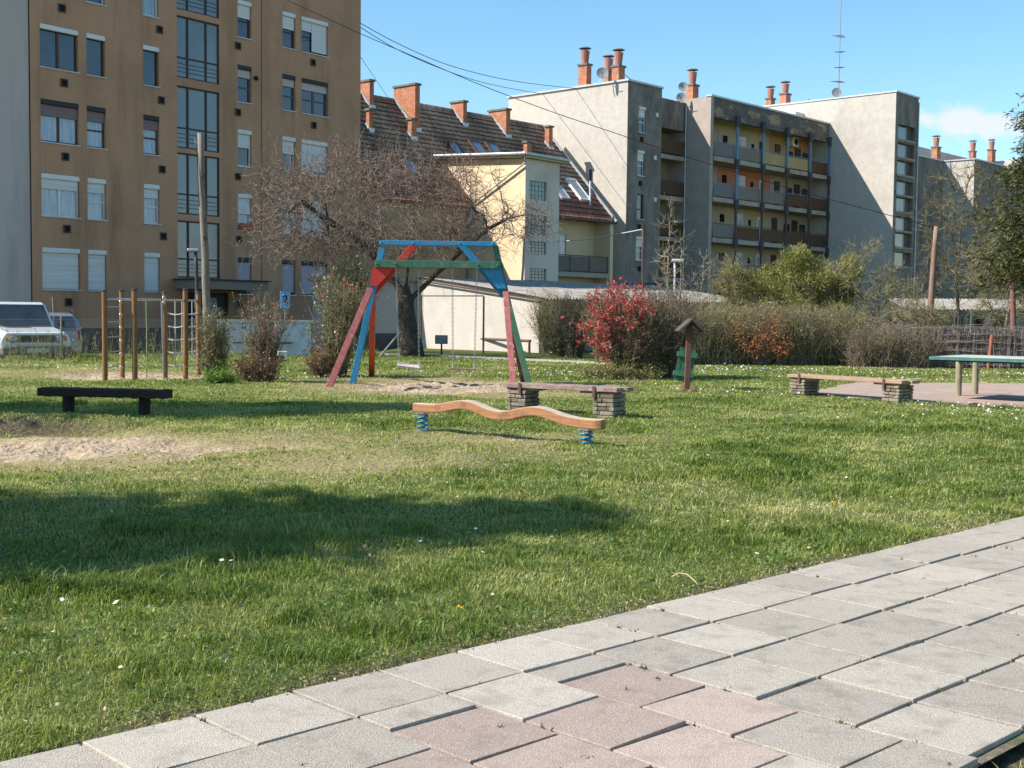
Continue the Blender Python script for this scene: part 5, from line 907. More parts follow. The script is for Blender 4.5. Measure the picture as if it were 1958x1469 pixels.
# rug beating frame, low rail and small signs by the garage
rb = M('brown steel tube', (.10, .06, .05), (.16, .10, .08), scale=9, rough=.6)
a, b = G(805, 672), G(924, 677); r = empty('rug_beating_frame', tuple(a), 0, 'tall thin brown tube frame in front of the whitewashed garage wall', 'frame'); h = PY(805, 566, a[1])[2]; d = b-a; MB().tube([(0, 0, -.2), (0, 0, h)], .028, 8).build('post', rb, r); MB().tube([tuple(d+[0, 0, -.2]), tuple(d+[0, 0, h-.02])], .035, 8).build('post', rb, r); MB().tube([(0, 0, h), tuple(d+[0, 0, h])], .022, 8).build('crossbar', rb, r)
a, b = G(897, 669), G(1012, 676); r = empty('low_rail', tuple(a), 0, 'low brown tube rail standing before the whitewashed garage wall', 'rail'); h = PY(897, 647, a[1])[2]; d = b-a
for e in (np.zeros(3), d): MB().tube([tuple(e+[0, 0, -.2]), tuple(e+[0, 0, h])], .045, 8).build('post', rb, r)
MB().tube([(-.03, 0, h), tuple(d+[.03, 0, h])], .05, 8).build('top_rail', rb, r)
a = G(844, 682); r = empty('notice_board', tuple(a), 0, 'small dark framed notice board on a short post by the garage wall', 'sign'); Z = lambda px, py: PY(px, py, a[1])-[a[0], a[1], 0]; l_, t_ = Z(832, 641), Z(856, 658); fb = MB().box((l_[0], -.03, t_[2]), (t_[0], .0, l_[2])).build('board', blk, r); MB().box((l_[0]+.03, -.038, t_[2]+.03), (t_[0]-.03, -.031, l_[2]-.03)).build('notice', M('faded notice', (.13, .15, .15), (.24, .27, .26), scale=9, rough=.5), fb); MB().tube([(0, .03, -.2), (0, .03, l_[2]-.03)], .028, 8).build('post', blk, r)
# poles and lamps
def pole(name, label, cat, px0, py0, px1, py1, Y, r0, r1, mat, tilt_base=None):
    a = PY(px0, py0, Y); b = PY(px1, py1, Y); z0 = -.4; t = (z0-a[2])/(b[2]-a[2]); a = a+(b-a)*t; r = empty(name, (a[0], a[1], z0), 0, label, cat); n = 9; pts = [(b-a)*k/(n-1)+[rnd.uniform(-.015, .015), 0, 0] for k in range(n)]; m = MB(); m.tube(pts, [r0+(r1-r0)*k/(n-1) for k in range(n)], 12); m.build('pole_shaft', mat, r, smooth=True); return r, a, b
oldw = M('old grey pole timber', (.17, .13, .10), (.30, .25, .20), scale=8, rough=.9, bump=.6, stretch=(3, 3, .2), c3=(.09, .065, .05), s3=4, t3=(.56, .7))
r, a, b = pole('utility_pole', 'tall grey wooden pole leaning behind the climbing frame', 'pole', 396.5, 600, 382, 255, 38., .14, .085, oldw); m = MB(); m.tube([b-a+[-.1, -.02, -.3], b-a+[-.04, -.1, -1.1], b-a+[.02, -.14, -2.2]], .012, 5); m.build('cable', blk, r); MB().bar(b-a+[-.16, 0, -.15], b-a+[-.05, 0, -.6], .03, .03).build('bracket', metal, r)
r, a, b = pole('street_lamp', 'slim dark street lamp standing beside the entrance canopy', 'lamp', 377, 600, 374.5, 482, 43., .07, .06, M('dark lamp post', (.05, .055, .06), rough=.6)); MB().box((-.28+(b-a)[0], -.1, (b-a)[2]), ((b-a)[0]+.12, .1, (b-a)[2]+.12)).build('lamp_head', metal, r, bevel=.03)
r, a, b = pole('utility_pole', 'rough reddish wooden pole leaning by the end of the hedge', 'pole', 1776, 622, 1791, 433, 40., .13, .07, M('reddish pole timber', (.20, .12, .09), (.34, .24, .19), scale=8, rough=.9, bump=.6, stretch=(3, 3, .2)))
r, a, b = pole('utility_pole', 'reddish brown pole at the right behind the brush fence', 'pole', 1938, 626, 1935, 500, 42., .10, .09, M('red brown pole timber', (.17, .08, .07), (.24, .13, .11), scale=8, rough=.9))
r, a, b = pole('clothes_post', 'thin rusty clothes post in front of the dark block end', 'post', 1229, 555, 1229.5, 438, 52., .05, .04, rustm); CLP = b
r, a, b = pole('street_lamp', 'thin white street lamp between the bare saplings', 'lamp', 1290, 560, 1290, 500, 56., .06, .05, M('white lamp post', (.5, .5, .5), rough=.6)); MB().box(((b-a)[0]-.12, -.15, (b-a)[2]-.02), ((b-a)[0]+.38, .15, (b-a)[2]+.1)).build('lamp_head', white, r, bevel=.03)
r, a, b = pole('clothes_post', 'faded pink pole rising at the corner of the yellow house', 'post', 998, 545, 1003, 455, 55., .06, .05, M('faded pink tube', (.42, .22, .17), (.52, .33, .28), scale=6, rough=.7))
# overhead cables
cab = M('black cable', (.02, .02, .022), rough=.7)
def cable(pts, Ys, label, r_=.017, mat=cab):
    W_ = [PY(x, y, Y_) for (x, y), Y_ in zip(pts, Ys)]; n = 14; out = []
    for a, b, c, d in zip([W_[0]]+W_[:-2], W_[:-1], W_[1:], W_[2:]+[W_[-1]]):
        for t in np.linspace(0, 1, n, endpoint=False): out.append(.5*((2*b)+(c-a)*t+(2*a-5*b+4*c-d)*t*t+(3*b-a-3*c+d)*t**3))
    out.append(W_[-1]); o_ = out[0]; r = MB().tube([q_-o_ for q_ in out], r_, 6).build('overhead_cable', mat, None, smooth=True); r.location = tuple(o_); tag(r, label, 'cable', 'overhead cables'); return r
cable([(548, 0), (620, 33), (690, 65), (800, 112), (920, 163), (1050, 212), (1180, 256), (1350, 312), (1530, 366), (1705, 413), (1789, 437)], np.linspace(40, 40, 11), 'long black cable crossing the ochre flats and running down to the leaning right pole', .011)
cable([(690, 45), (760, 83), (850, 122), (950, 149), (1040, 163), (1112, 170)], np.linspace(58, 84, 6), 'upper black cable sagging from the ochre flats to the grey roof')
cable([(690, 53), (760, 95), (850, 134), (920, 157), (990, 172), (1046, 181)], np.linspace(57.5, 86, 6), 'lower black cable sagging from the ochre flats to the grey roof edge')
cable([(690, 110), (715, 147), (744, 190)], (60.4, 66, 76), 'short thin cable dropping from the ochre flats to the tiled roof', .012)
cable([(1194, 143), (1208, 153), (1224, 165)], (83, 82, 81), 'short cable from the brick chimney to the grey parapet', .02)
a = cable([(1066, 462), (1120, 458), (1180, 448), (1228, 439)], (70, 64, 58, 52), 'pale clothes line from the yellow house to the rusty post', .022, M('pale line', (.5, .5, .48), rough=.8))
# ------------------------------------------------------------------ cars
carw = M('white car paint', (.70, .71, .72), (.76, .77, .78), scale=2, rough=.25, spec=.6, coat=.6); cars = M('silver car paint', (.25, .27, .31), (.31, .33, .37), scale=2, rough=.3, spec=.6, coat=.5, metal=.3); glassk = M('car glass', (.015, .022, .03), (.04, .055, .07), scale=1.5, rough=.05, spec=.9); tyre = M('tyre rubber', (.02, .02, .02), rough=.9); greyp = M('grey bumper plastic', (.10, .105, .11), (.14, .145, .15), scale=5, rough=.6); lampg = M('headlamp glass', (.22, .26, .29), (.42, .47, .50), scale=12, rough=.15, spec=.8); amber = M('amber lens', (.55, .16, .06), rough=.3); redl = M('red lens', (.35, .02, .02), rough=.3); plate = M('number plate', (.55, .54, .48), rough=.6)
def shell(name, secs, mat, parent, bevel=.03):       # secs: (x, half width bottom, half width top, z0, z1, ...) closed loops along x
    m = MB(); n = len(secs[0][1]); 
    for x, prof in secs: m.v += [(x, p[0], p[1]) for p in prof]
    for k in range(len(secs)-1):
        for i in range(n): m.f.append([k*n+i, k*n+(i+1) % n, (k+1)*n+(i+1) % n, (k+1)*n+i]); m.m.append(0); m.r.append(.5)
    m.f += [list(range(n)), [(len(secs)-1)*n+i for i in range(n)]]; m.m += [0, 0]; m.r += [.5, .5]; return m.build(name, mat, parent, bevel=bevel)
def prof(w0, w1, z0, z1, c=.07): return [(-w0, z0), (w0, z0), (w0+.01, (z0+z1)*.5), (w1, z1-c), (w1-c, z1), (-w1+c, z1), (-w1, z1-c), (-w0-.01, (z0+z1)*.5)]
def wheel(par, x, y, r_, w_=.2):
    s_ = 1 if y > 0 else -1; m = MB(); m.tube([(x, y-w_/2*s_, r_), (x, y-w_/2*s_+.02*s_, r_), (x, y+w_/2*s_-.02*s_, r_), (x, y+w_/2*s_, r_)], [r_-.04, r_, r_, r_-.04], 24); w = m.build('wheel', tyre, par); MB().tube([(x, y+w_/2*s_+.003*s_, r_), (x, y+w_/2*s_-.03*s_, r_)], [r_*.62, r_*.66], 18).build('rim', metal, w)
# white off-roader: x axis points to its nose
SH = -55; sc_ = PY(70, 640, 33.9); suv = empty('parked_car', (sc_[0], sc_[1], -.235), SH, 'boxy white off road car with black grille parked facing the lawn behind the fence', 'car')
b_ = shell('body', [(-4.3, prof(.80, .76, .42, .98)), (-4.2, prof(.83, .80, .38, 1.08)), (-1.35, prof(.84, .80, .38, 1.10)), (-1.15, prof(.84, .79, .40, 1.09)), (-.10, prof(.83, .77, .44, .98)), (-.02, prof(.82, .76, .50, .955))], carw, suv)
shell('cabin', [(-4.25, prof(.76, .68, 1.05, 1.70)), (-4.15, prof(.77, .67, 1.05, 1.78)), (-1.95, prof(.76, .66, 1.05, 1.79)), (-1.78, prof(.76, .66, 1.05, 1.76)), (-1.22, prof(.75, .73, 1.05, 1.12, .03))], carw, suv)
m = MB(); m.add([(-1.17, -.66, 1.13), (-1.17, .66, 1.13), (-1.70, .585, 1.72), (-1.70, -.585, 1.72)], [(0, 1, 2, 3)]); m.build('windscreen', glassk, suv, fixn=False)
for s_ in (-1, 1):
    m = MB(); m.add([(-1.5, s_*.765, 1.13), (-2.4, s_*.77, 1.13), (-2.4, s_*.70, 1.68), (-1.85, s_*.695, 1.68)], [(0, 1, 2, 3)]); m.build('side_window', glassk, suv, fixn=False); m = MB(); m.add([(-2.5, s_*.77, 1.13), (-4., s_*.775, 1.13), (-4., s_*.705, 1.68), (-2.5, s_*.70, 1.68)], [(0, 1, 2, 3)]); m.build('side_window', glassk, suv, fixn=False)
    MB().tube([(-.05, s_*.55, .80), (.012, s_*.55, .80)], .115, 18).build('headlight_housing', greyp, suv); hl = MB().tube([(-.04, s_*.55, .80), (.02, s_*.55, .80), (.035, s_*.55, .80)], [.098, .098, .07], 18).build('headlight', lampg, suv); MB().box((-.03, s_*.67-.05, .74), (.004, s_*.67+.06, .87)).build('turn_signal', amber, suv, bevel=.01); MB().box((-1.45, s_*.86, 1.12), (-1.32, s_*1.02, 1.28)).build('wing_mirror', blk, suv, bevel=.03)
    for x_ in (-.78, -3.4): wheel(suv, x_, s_*.74, .36)
g_ = MB().box((-.03, -.44, .70), (.006, .44, .895)).build('grille', M('black grille', (.015, .015, .016), rough=.5), suv, bevel=.005); m = MB()
for k in range(5): m.box((.007, -.43, .715+.036*k), (.014, .43, .723+.036*k))
m.build('grille_bars', greyp, g_); MB().box((-.02, -.78, .64), (.02, .78, .67)).build('trim', white, suv)
suv.scale = (1.05, 1.10, 1.0); bp = MB().box((-.25, -.82, .36), (.13, .82, .60)).build('bumper', greyp, suv, bevel=.05); pp_ = MB().box((.131, -.26, .43), (.139, .26, .54)).build('number_plate', plate, bp)
MB().tube([(-1.25, .74, 1.1), (-1.65, .80, 1.95)], .008, 5).build('aerial', metal, suv); MB().box((-1.0, -.5, 1.11), (-1.13, .1, 1.125)).build('wiper', blk, suv)
sc_ = PY(106, 640, 39.6); wg = empty('parked_car', (sc_[0], sc_[1], -.235), 112, 'silver estate car with roof rails parked behind the white off road car', 'car')
shell('body', [(-.03, prof(.74, .72, .35, .92)), (.08, prof(.80, .77, .25, .98)), (2.9, prof(.81, .77, .25, .96)), (4.1, prof(.76, .68, .3, .78))], cars, wg)
shell('cabin', [(.02, prof(.73, .70, .93, 1.0, .03)), (.32, prof(.72, .60, .93, 1.43)), (2.1, prof(.72, .60, .93, 1.47)), (3.05, prof(.72, .66, .93, .98, .03))], cars, wg, bevel=.04)
m = MB(); m.add([(-.02, -.62, .99), (-.02, .62, .99), (.26, .53, 1.37), (.26, -.53, 1.37)], [(0, 1, 2, 3)]); m.build('rear_window', glassk, wg, fixn=False)
for s_ in (-1, 1):
    m = MB(); m.add([(.35, s_*.735, .99), (2.6, s_*.735, .99), (2.0, s_*.64, 1.40), (.5, s_*.64, 1.40)], [(0, 1, 2, 3)]); m.build('side_window', glassk, wg, fixn=False); MB().tube([(.35, s_*.56, 1.44), (.5, s_*.56, 1.51), (1.9, s_*.56, 1.54), (2.1, s_*.56, 1.47)], .018, 6).build('roof_rail', blk, wg)
    MB().box((-.05, s_*.70-.06, .62), (.0, s_*.70+.06, .93)).build('tail_light', redl, wg, bevel=.01)
    for x_ in (.75, 3.3): wheel(wg, x_, s_*.72, .3)
MB().box((-.08, -.78, .25), (.05, .78, .45)).build('bumper', cars, wg, bevel=.04); MB().box((-.045, -.24, .62), (-.03, .24, .72)).build('number_plate', plate, wg)
# dark car half hidden at the end of the boundary wall
sc_ = PY(626, 676, 40.5); dk = empty('parked_car', (sc_[0], sc_[1], -.235), 175, 'dark blue car nearly hidden behind the end of the boundary wall', 'car'); darkc = M('dark blue car paint', (.03, .04, .06), (.05, .06, .09), scale=3, rough=.25, coat=.5)
shell('body', [(0, prof(.70, .68, .3, .62)), (.25, prof(.78, .74, .22, .72)), (3.6, prof(.78, .74, .22, .78))], darkc, dk); shell('cabin', [(.9, prof(.70, .66, .72, .76, .02)), (1.5, prof(.70, .56, .72, 1.05)), (2.9, prof(.70, .56, .72, 1.05)), (3.4, prof(.70, .66, .72, .8, .02))], darkc, dk)
m = MB(); m.add([(.98, -.58, .78), (.98, .58, .78), (1.44, .5, 1.02), (1.44, -.5, 1.02)], [(0, 1, 2, 3)]); m.build('windscreen', glassk, dk, fixn=False)
for s_ in (-1, 1):
    for x_ in (.7, 2.9): wheel(dk, x_, s_*.70, .3)
# ------------------------------------------------------------------ vegetation
tw_red = M('reddish twig bark', (.06, .042, .034), (.32, .245, .20), attr='only', rough=.85); tw_brn = M('brown twig bark', (.09, .065, .045), (.32, .25, .18), attr='only', rough=.85); tw_oliv = M('olive twig bark', (.12, .10, .05), (.36, .31, .19), attr='only', rough=.85); tw_dark = M('dark twig bark', (.035, .028, .024), (.13, .105, .085), attr='only', rough=.9)
barkm = M('rough bark', (.03, .023, .018), (.10, .078, .06), scale=7, rough=.95, bump=1., bscale=16, stretch=(2.5, 2.5, .5), c3=(.22, .19, .16), s3=5, t3=(.58, .7)); leaf_ol = M('small bronze green leaves', (.07, .065, .02), (.27, .25, .10), attr='only', rough=.4, spec=.5, transl=.3); leaf_gr = M('yellow green leaves', (.09, .105, .025), (.42, .40, .12), attr='only', rough=.45, transl=.35)
leaf_dk = M('dark green leaves', (.025, .045, .012), (.13, .16, .04), attr='only', rough=.4, spec=.5, transl=.2); leaf_or = M('rusty dead leaves', (.26, .085, .03), (.52, .21, .085), attr='only', rough=.7, transl=.25); leaf_fresh = M('fresh green leaves', (.08, .17, .02), (.22, .33, .06), attr='only', rough=.5, transl=.4)
bloss = M('red blossom', (.45, .03, .035), (.72, .16, .15), attr='only', rough=.6, transl=.3); buds = M('pinkish buds', (.30, .13, .10), (.50, .28, .22), attr='only', rough=.8)
def catt(*a): return [np.concatenate(t) for t in zip(*a)]
def nodes_tubes(nd, par, r, name, mat, parent, rmin=0):
    i = np.arange(1, len(nd)); i = i[r[1:] > rmin]; return tubes3(name, nd[par[i]], nd[i], np.minimum(r[par[i]], r[i]*1.35), r[i], mat, parent)
def limbs(nd, par, r, name, mat, parent, rmin):      # thick limbs as round tubes following the main child
    ch = {}
    for i in range(1, len(nd)): ch.setdefault(par[i], []).append(i)
    m = MB(); st = [(0, [0])]
    while st:
        i, path = st.pop()
        c = [k for k in ch.get(i, []) if r[k] > rmin]
        if not c:
            if len(path) > 1: m.tube([nd[k] for k in path], [r[k] for k in path], 10 if r[path[0]] > .08 else 7)
            continue
        c.sort(key=lambda k: -r[k]); st.append((c[0], path+[c[0]]))
        for k in c[1:]: st.append((k, [i, k]))
    return m.build(name, mat, parent, smooth=True, fixn=False)
# ---- the big bare tree behind the swing
B0 = np.array([-3.1, 39.1, 0.]); bt = empty('bare_tree', tuple(B0), 0, 'large old tree with bare tangled reddish twigs behind the swing frame', 'tree')
def inell(n, c, rd, hollow=0.): v = RG.normal(0, 1, (n, 3)); v /= np.linalg.norm(v, axis=1, keepdims=True); v *= (hollow+(1-hollow)*RG.random(n)**(1/3.))[:, None]; return v*np.array(rd)+np.array(c)
att = np.concatenate([inell(680, (-1.35, .2, 4.75), (3.9, 3.1, 1.75), .2), inell(190, (2.3, 0, 4.15), (2.0, 1.5, .85), .2), inell(120, (-3.2, 0, 3.4), (2.1, 1.8, .6)), inell(90, (0.2, 0, 5.6), (2.3, 2.2, .9))])
tr = [(-.05, 0, .35), (-.12, 0, .75), (-.20, 0, 1.15), (-.24, 0, 1.5), (-.26, .0, 1.85)]
nd = [np.array([0, 0, -.2])]+[np.array(t) for t in tr]; pr0 = [-1, 0, 1, 2, 3, 4]
for t_, pp_ in (((-.02, 0, 1.85), 4), ((.30, .0, 2.15), 6), ((.62, .05, 2.5), 7), ((.95, .05, 2.8), 8), ((-.5, .1, 2.2), 5), ((-.8, .1, 2.6), 10), ((-.2, -.1, 2.3), 5), ((-.15, -.2, 2.8), 12), ((1.6, .0, 3.4), 9), ((2.29, -.1, 3.97), 14), ((2.9, -.1, 4.3), 15), ((3.5, 0, 4.45), 16), ((4.1, 0, 4.2), 17), ((-1.3, .1, 3.2), 11), ((-1.9, .1, 3.75), 19), ((-2.7, .1, 4.2), 20), ((-3.5, .1, 4.8), 21)): nd.append(np.array(t_)); pr0.append(pp_)
def colonize2(nd, pr0, att, step, infl, kill, iters=90, bias=(0, 0, 0)):
    nodes = list(nd); par = list(pr0); att = [np.array(a) for a in att]; bias = np.array(bias)
    for it in range(iters):
        if not att: break
        kd = kdtree.KDTree(len(nodes))
        for i, p in enumerate(nodes): kd.insert(p, i)
        kd.balance(); acc = {}; keep = []
        for a in att:
            co, i, d = kd.find(a)
            if d < kill: continue
            keep.append(a)
            if d < infl: acc.setdefault(i, []).append((a-nodes[i])/d)
        att = keep
        if not acc: infl *= 1.3; continue
        for i, l in acc.items(): v = np.sum(l, axis=0)/len(l)+bias+RG.normal(0, .38, 3); v /= np.linalg.norm(v)+1e-9; nodes.append(nodes[i]+v*step); par.append(i)
    return np.array(nodes), np.array(par)
nd, pr_ = colonize2(nd, pr0, att, .24, 3., .34); r_, chn = pipe(nd, pr_, .011, 2.25); r_ = np.minimum(r_, .36); r_[:6] = [.42, .355, .31, .29, .28, .25]; r_[6:10] = np.minimum(r_[6:10], .19)
limbs(nd, pr_, r_, 'trunk', barkm, bt, .035)
sm_ = (r_ <= .036); sm_[0] = False; idx = np.where(sm_)[0]; segA = [nd[pr_[idx]], nd[idx], np.minimum(r_[pr_[idx]], r_[idx]*1.3)*.8, r_[idx]*.8]
src = np.where(r_ < .05)[0]; src = src[nd[src][:, 2] > 2.2]; k1 = RG.choice(src, 2300); out_ = nd[k1]-np.array([-.9, 0, 4.]); out_ /= np.linalg.norm(out_, axis=1, keepdims=True); D = RG.normal(0, 1, (len(k1), 3))+out_*.7
s1 = twigs(nd[k1], D, RG.uniform(.4, 1.1, len(k1)), 7, .36, (0, 0, -.06), .009, .004)
k2 = RG.integers(0, len(s1[0]), 2900); s2 = twigs(s1[1][k2], s1[4][k2]+RG.normal(0, .8, (2900, 3)), RG.uniform(.15, .45, 2900), 4, .4, (0, 0, .05), .005, .0028)
top = src[nd[src][:, 2] > 4.6]; k3 = RG.choice(top, 130); s3 = twigs(nd[k3], np.stack([RG.normal(0, .35, 130), RG.normal(0, .3, 130), np.ones(130)], 1), RG.uniform(.5, 1.5, 130), 7, .09, (0, 0, .04), .012, .004)
k4 = RG.integers(0, len(s3[0]), 500); s4 = twigs(s3[1][k4], RG.normal(0, 1, (500, 3))+[0, 0, .5], RG.uniform(.06, .2, 500), 2, .3, (0, 0, 0), .005, .003)
dr = src[(nd[src][:, 2] < 4.)]; k5 = RG.choice(dr, 420); s5 = twigs(nd[k5], np.stack([RG.normal(0, 1, 420), RG.normal(0, .6, 420), -.1*np.ones(420)], 1), RG.uniform(.5, 1.3, 420), 7, .28, (0, 0, -.16), .009, .003)
allt = catt(s1[:4], s2[:4], s3[:4], s4[:4], s5[:4], segA); tubes3('twigs', *allt, tw_red, bt); kb = RG.integers(0, len(allt[1]), 7000); leaves('buds', allt[1][kb], .035, buds, bt, .6)
# ---- shrubs
def shrub(name, label, base, R, h, nst, ntw, nlf, ls, sm, lm, prof_=lambda t: 1., blo=None, group=None, cat='shrub', wob=.10, r0=.012, base_r=.25, extra=None, aspect=.55, tl=(.15, .35), zb=None, low=.12):
    base = np.array([base[0], base[1], float(hz(base[0], base[1])) if zb is None else zb]); r = empty(name, tuple(base), 0, label, cat, group); n = nst
    th = RG.random(n)*2*np.pi; t = low+(1-low)*RG.random(n)**.6; rad = np.array([prof_(q) for q in t])*np.sqrt(RG.random(n)); Rx, Ry = (R if hasattr(R, '__len__') else (R, R))
    T = np.stack([np.cos(th)*rad*Rx, np.sin(th)*rad*Ry, t*h], 1); P = T*np.array([base_r, base_r, 0])+RG.normal(0, .03, (n, 3))*[1, 1, 0]; D = T-P; L_ = np.linalg.norm(D, axis=1)
    s = twigs(P, D+[0, 0, .25]*L_[:, None], L_, 6, wob, (0, 0, -.01), r0, .003); k = RG.integers(n, len(s[0]), ntw); q = twigs(s[1][k], s[4][k]*.6+RG.normal(0, .7, (ntw, 3)), RG.uniform(*tl, ntw), 3, .3, (0, 0, .05), .004, .002)
    al = catt(s[:4], q[:4]); tubes3('stems', *al, sm, r); zc_ = al[1]
    if nlf:
        w = zc_[:, 2] > .06; cand = zc_[w]; k = RG.integers(0, len(cand), nlf); leaves('foliage', cand[k], ls, lm, r, aspect, jit=.025)
    if blo:
        nb, bs_, bm_, fn = blo; cand = zc_[fn(zc_/np.array([Rx, Ry, h]))]; k = RG.integers(0, len(cand), nb); C = np.repeat(cand[k]+RG.normal(0, .02, (nb, 3)), 5, axis=0); leaves('blossoms', C, bs_, bm_, r, .8, jit=.008)
    return r
S3 = Gz(648, 722); shrub('flowering_shrub', 'tall bronze leaved shrub with a few red blossoms left of the swing', (S3[0]-.05, S3[1]+.3), (.56, .5), 2.12, 200, 1700, 5200, .05, tw_oliv, leaf_ol, lambda t: .78+.35*t-.25*(t > .9), (34, .045, bloss, lambda q: q[:, 2] > .75), 'flowering shrubs with red blossoms')
shrub('flowering_shrub', 'low rusty leaved shrub at the foot of the tall bronze shrub', (S3[0]-.42, S3[1]-.1), (.38, .35), .55, 70, 500, 1400, .045, tw_brn, M('rusty bronze leaves', (.12, .06, .02), (.32, .19, .07), attr='only', rough=.45, transl=.25), lambda t: 1-.4*t)
S2 = Gz(503, 731); shrub('flowering_shrub', 'open twiggy shrub with scattered red blossoms before the boundary wall', (S2[0], S2[1]+.2), (.50, .42), 1.72, 110, 900, 2000, .042, tw_brn, leaf_ol, lambda t: .45+.65*t, (26, .045, bloss, lambda q: q[:, 2] > .35), 'flowering shrubs with red blossoms')
shrub('flowering_shrub', 'low spreading bronze shrub at the foot of the open twiggy shrub', (S2[0]-.1, S2[1]), (.62, .4), .42, 110, 800, 2600, .042, tw_brn, M('rusty bronze leaves', (.12, .06, .02), (.32, .19, .07), attr='only', rough=.45, transl=.25), lambda t: 1-.35*t)
S1 = Gz(405, 726); shrub('flowering_shrub', 'dense bronze green shrub right of the climbing frame', (S1[0], S1[1]+.15), (.36, .33), 1.32, 150, 1100, 3600, .045, tw_oliv, leaf_ol, lambda t: .92-.2*t, (3, .035, bloss, lambda q: q[:, 2] > .4), 'flowering shrubs with red blossoms')
p = Gz(421, 734); shrub('herb_clump', 'low bright green leafy clump in front of the dense bronze shrub', (p[0], p[1]), (.26, .2), .13, 50, 150, 900, .05, leaf_fresh, leaf_fresh, cat='plant', base_r=.5)
RB = np.array([2.62, 27.5]); shrub('quince_bush', 'big rounded quince bush covered with red blossoms on its left side', RB, (.96, .92), 1.98, 620, 5200, 12000, .042, tw_brn, M('dark bronze leaves', (.035, .045, .012), (.20, .19, .07), attr='only', rough=.4, spec=.5, transl=.3), lambda t: .66+.38*math.sin(min(t*1.15, 1)*1.9), (1050, .046, bloss, lambda q: (q[:, 0]+RG.normal(0, .12, len(q)) < .30) & (q[:, 2]+RG.normal(0, .10, len(q)) > .62-.45*(q[:, 0] < -.5)) & (q[:, 1] < .4) & (np.hypot(q[:, 0], q[:, 1]) > .35)), r0=.010, wob=.16)
shrub('quince_bush', 'dark brown twiggy quince bush right of the red blossoms', RB+[.85, .35], (.85, .85), 1.93, 480, 4200, 5200, .038, tw_brn, leaf_dk, lambda t: .80+.28*math.sin(min(t*1.1, 1)*1.9), (12, .045, bloss, lambda q: q[:, 2] > .4), r0=.010)
p = G(1185, 728); shrub('ground_cover', 'low leafy green plants growing along the front of the quince bush', (p[0], p[1]+.25), (.95, .35), .22, 120, 500, 2600, .045, tw_oliv, leaf_gr, cat='plant', base_r=.8)
p = G(1052, 676); shrub('bare_shrub', 'loose twiggy shrub covering the corner of the whitewashed garage', (p[0], p[1]-.3), (.85, .6), 2.1, 210, 2200, 2200, .04, tw_oliv, leaf_gr, lambda t: .55+.6*t, tl=(.2, .5)); p = G(1100, 684); shrub('bare_shrub', 'darker brown shrub in front of the garage doors', (p[0], p[1]-.3), (.75, .6), 1.9, 230, 2300, 1800, .04, tw_brn, leaf_dk, lambda t: .6+.5*t, tl=(.2, .5))
p = G(1155, 688); shrub('bare_shrub', 'pale twiggy shrub squeezed between garage and red quince', (p[0], p[1]), (.8, .6), 2.0, 230, 2400, 2200, .04, tw_oliv, leaf_gr, lambda t: .6+.5*t, tl=(.2, .5)); p = G(1072, 684); shrub('ivy_clump', 'dark green ivy at the foot of the garage shrubs', (p[0], p[1]), (.5, .3), .85, 60, 500, 1600, .06, tw_brn, leaf_dk, lambda t: 1-.6*t, cat='plant')
# ---- long hedge
def hedge(label, A, B, h, dep, nst, ntw, nlf, lm, sm=tw_oliv, name='hedge'):
    A = np.array(A, float); B = np.array(B, float); L_ = np.linalg.norm(B-A); r = empty(name, (A[0], A[1], 0), math.degrees(math.atan2(*(B-A)[::-1])), label, 'hedge'); n = nst
    x = RG.random(n)*L_; y = dep*RG.random(n); hh = h*(.72+.30*RG.random(n))*(.93+.14*vn(x, x*0, 1.3, 5.)); P = np.stack([x, y, np.zeros(n)-.05], 1); D = np.stack([RG.normal(0, .16, n), RG.normal(0, .12, n)-.05*(y < .3), np.ones(n)], 1)
    s = twigs(P, D, hh, 7, .17, (0, 0, .05), .0095, .003); k = RG.integers(0, len(s[0]), ntw); q = twigs(s[1][k], s[4][k]*.7+RG.normal(0, .65, (ntw, 3)), RG.uniform(.12, .42, ntw), 3, .38, (0, 0, .03), .0045, .0022); al = catt(s[:4], q[:4]); tubes3('stems', *al, sm, r)
    kk = RG.integers(0, len(al[1]), nlf); leaves('foliage', al[1][kk], .036, lm, r, .55, jit=.02); return r
hedge('long brown green hedge of dense twigs behind the lawn', (3.9, 35.2), (10.1, 36.0), 1.75, 1.3, 1500, 17000, 52000, M('sparse hedge leaves', (.12, .115, .04), (.50, .43, .21), attr='only', rough=.5, transl=.3))
hedge('lower tangled end of the hedge in front of the brush fence', (9.4, 34.9), (11.6, 34.6), 1.15, .7, 520, 3200, 3600, leaf_gr, tw_brn)
p = G(1455, 699); shrub('rusty_shrub', 'shrub with rust orange dead leaves growing in the face of the hedge', (p[0], p[1]+.35), (.85, .35), 1.5, 160, 700, 0, .05, tw_brn, leaf_or, lambda t: .5+.5*t)
C_ = np.concatenate([inell(130, PY(1412, 630, 35.0), (.22, .2, .34)), inell(330, PY(1442, 660, 35.), (.42, .2, .30)), inell(330, PY(1474, 624, 35.), (.38, .2, .40)), inell(330, PY(1492, 662, 35.), (.34, .2, .30))]); bpy.context.view_layer.update(); ro = [o for o in bpy.data.objects if o.name.startswith('rusty_shrub')][0]; leaves('foliage', C_-np.array(ro.location), .05, leaf_or, ro, .6, jit=.10)
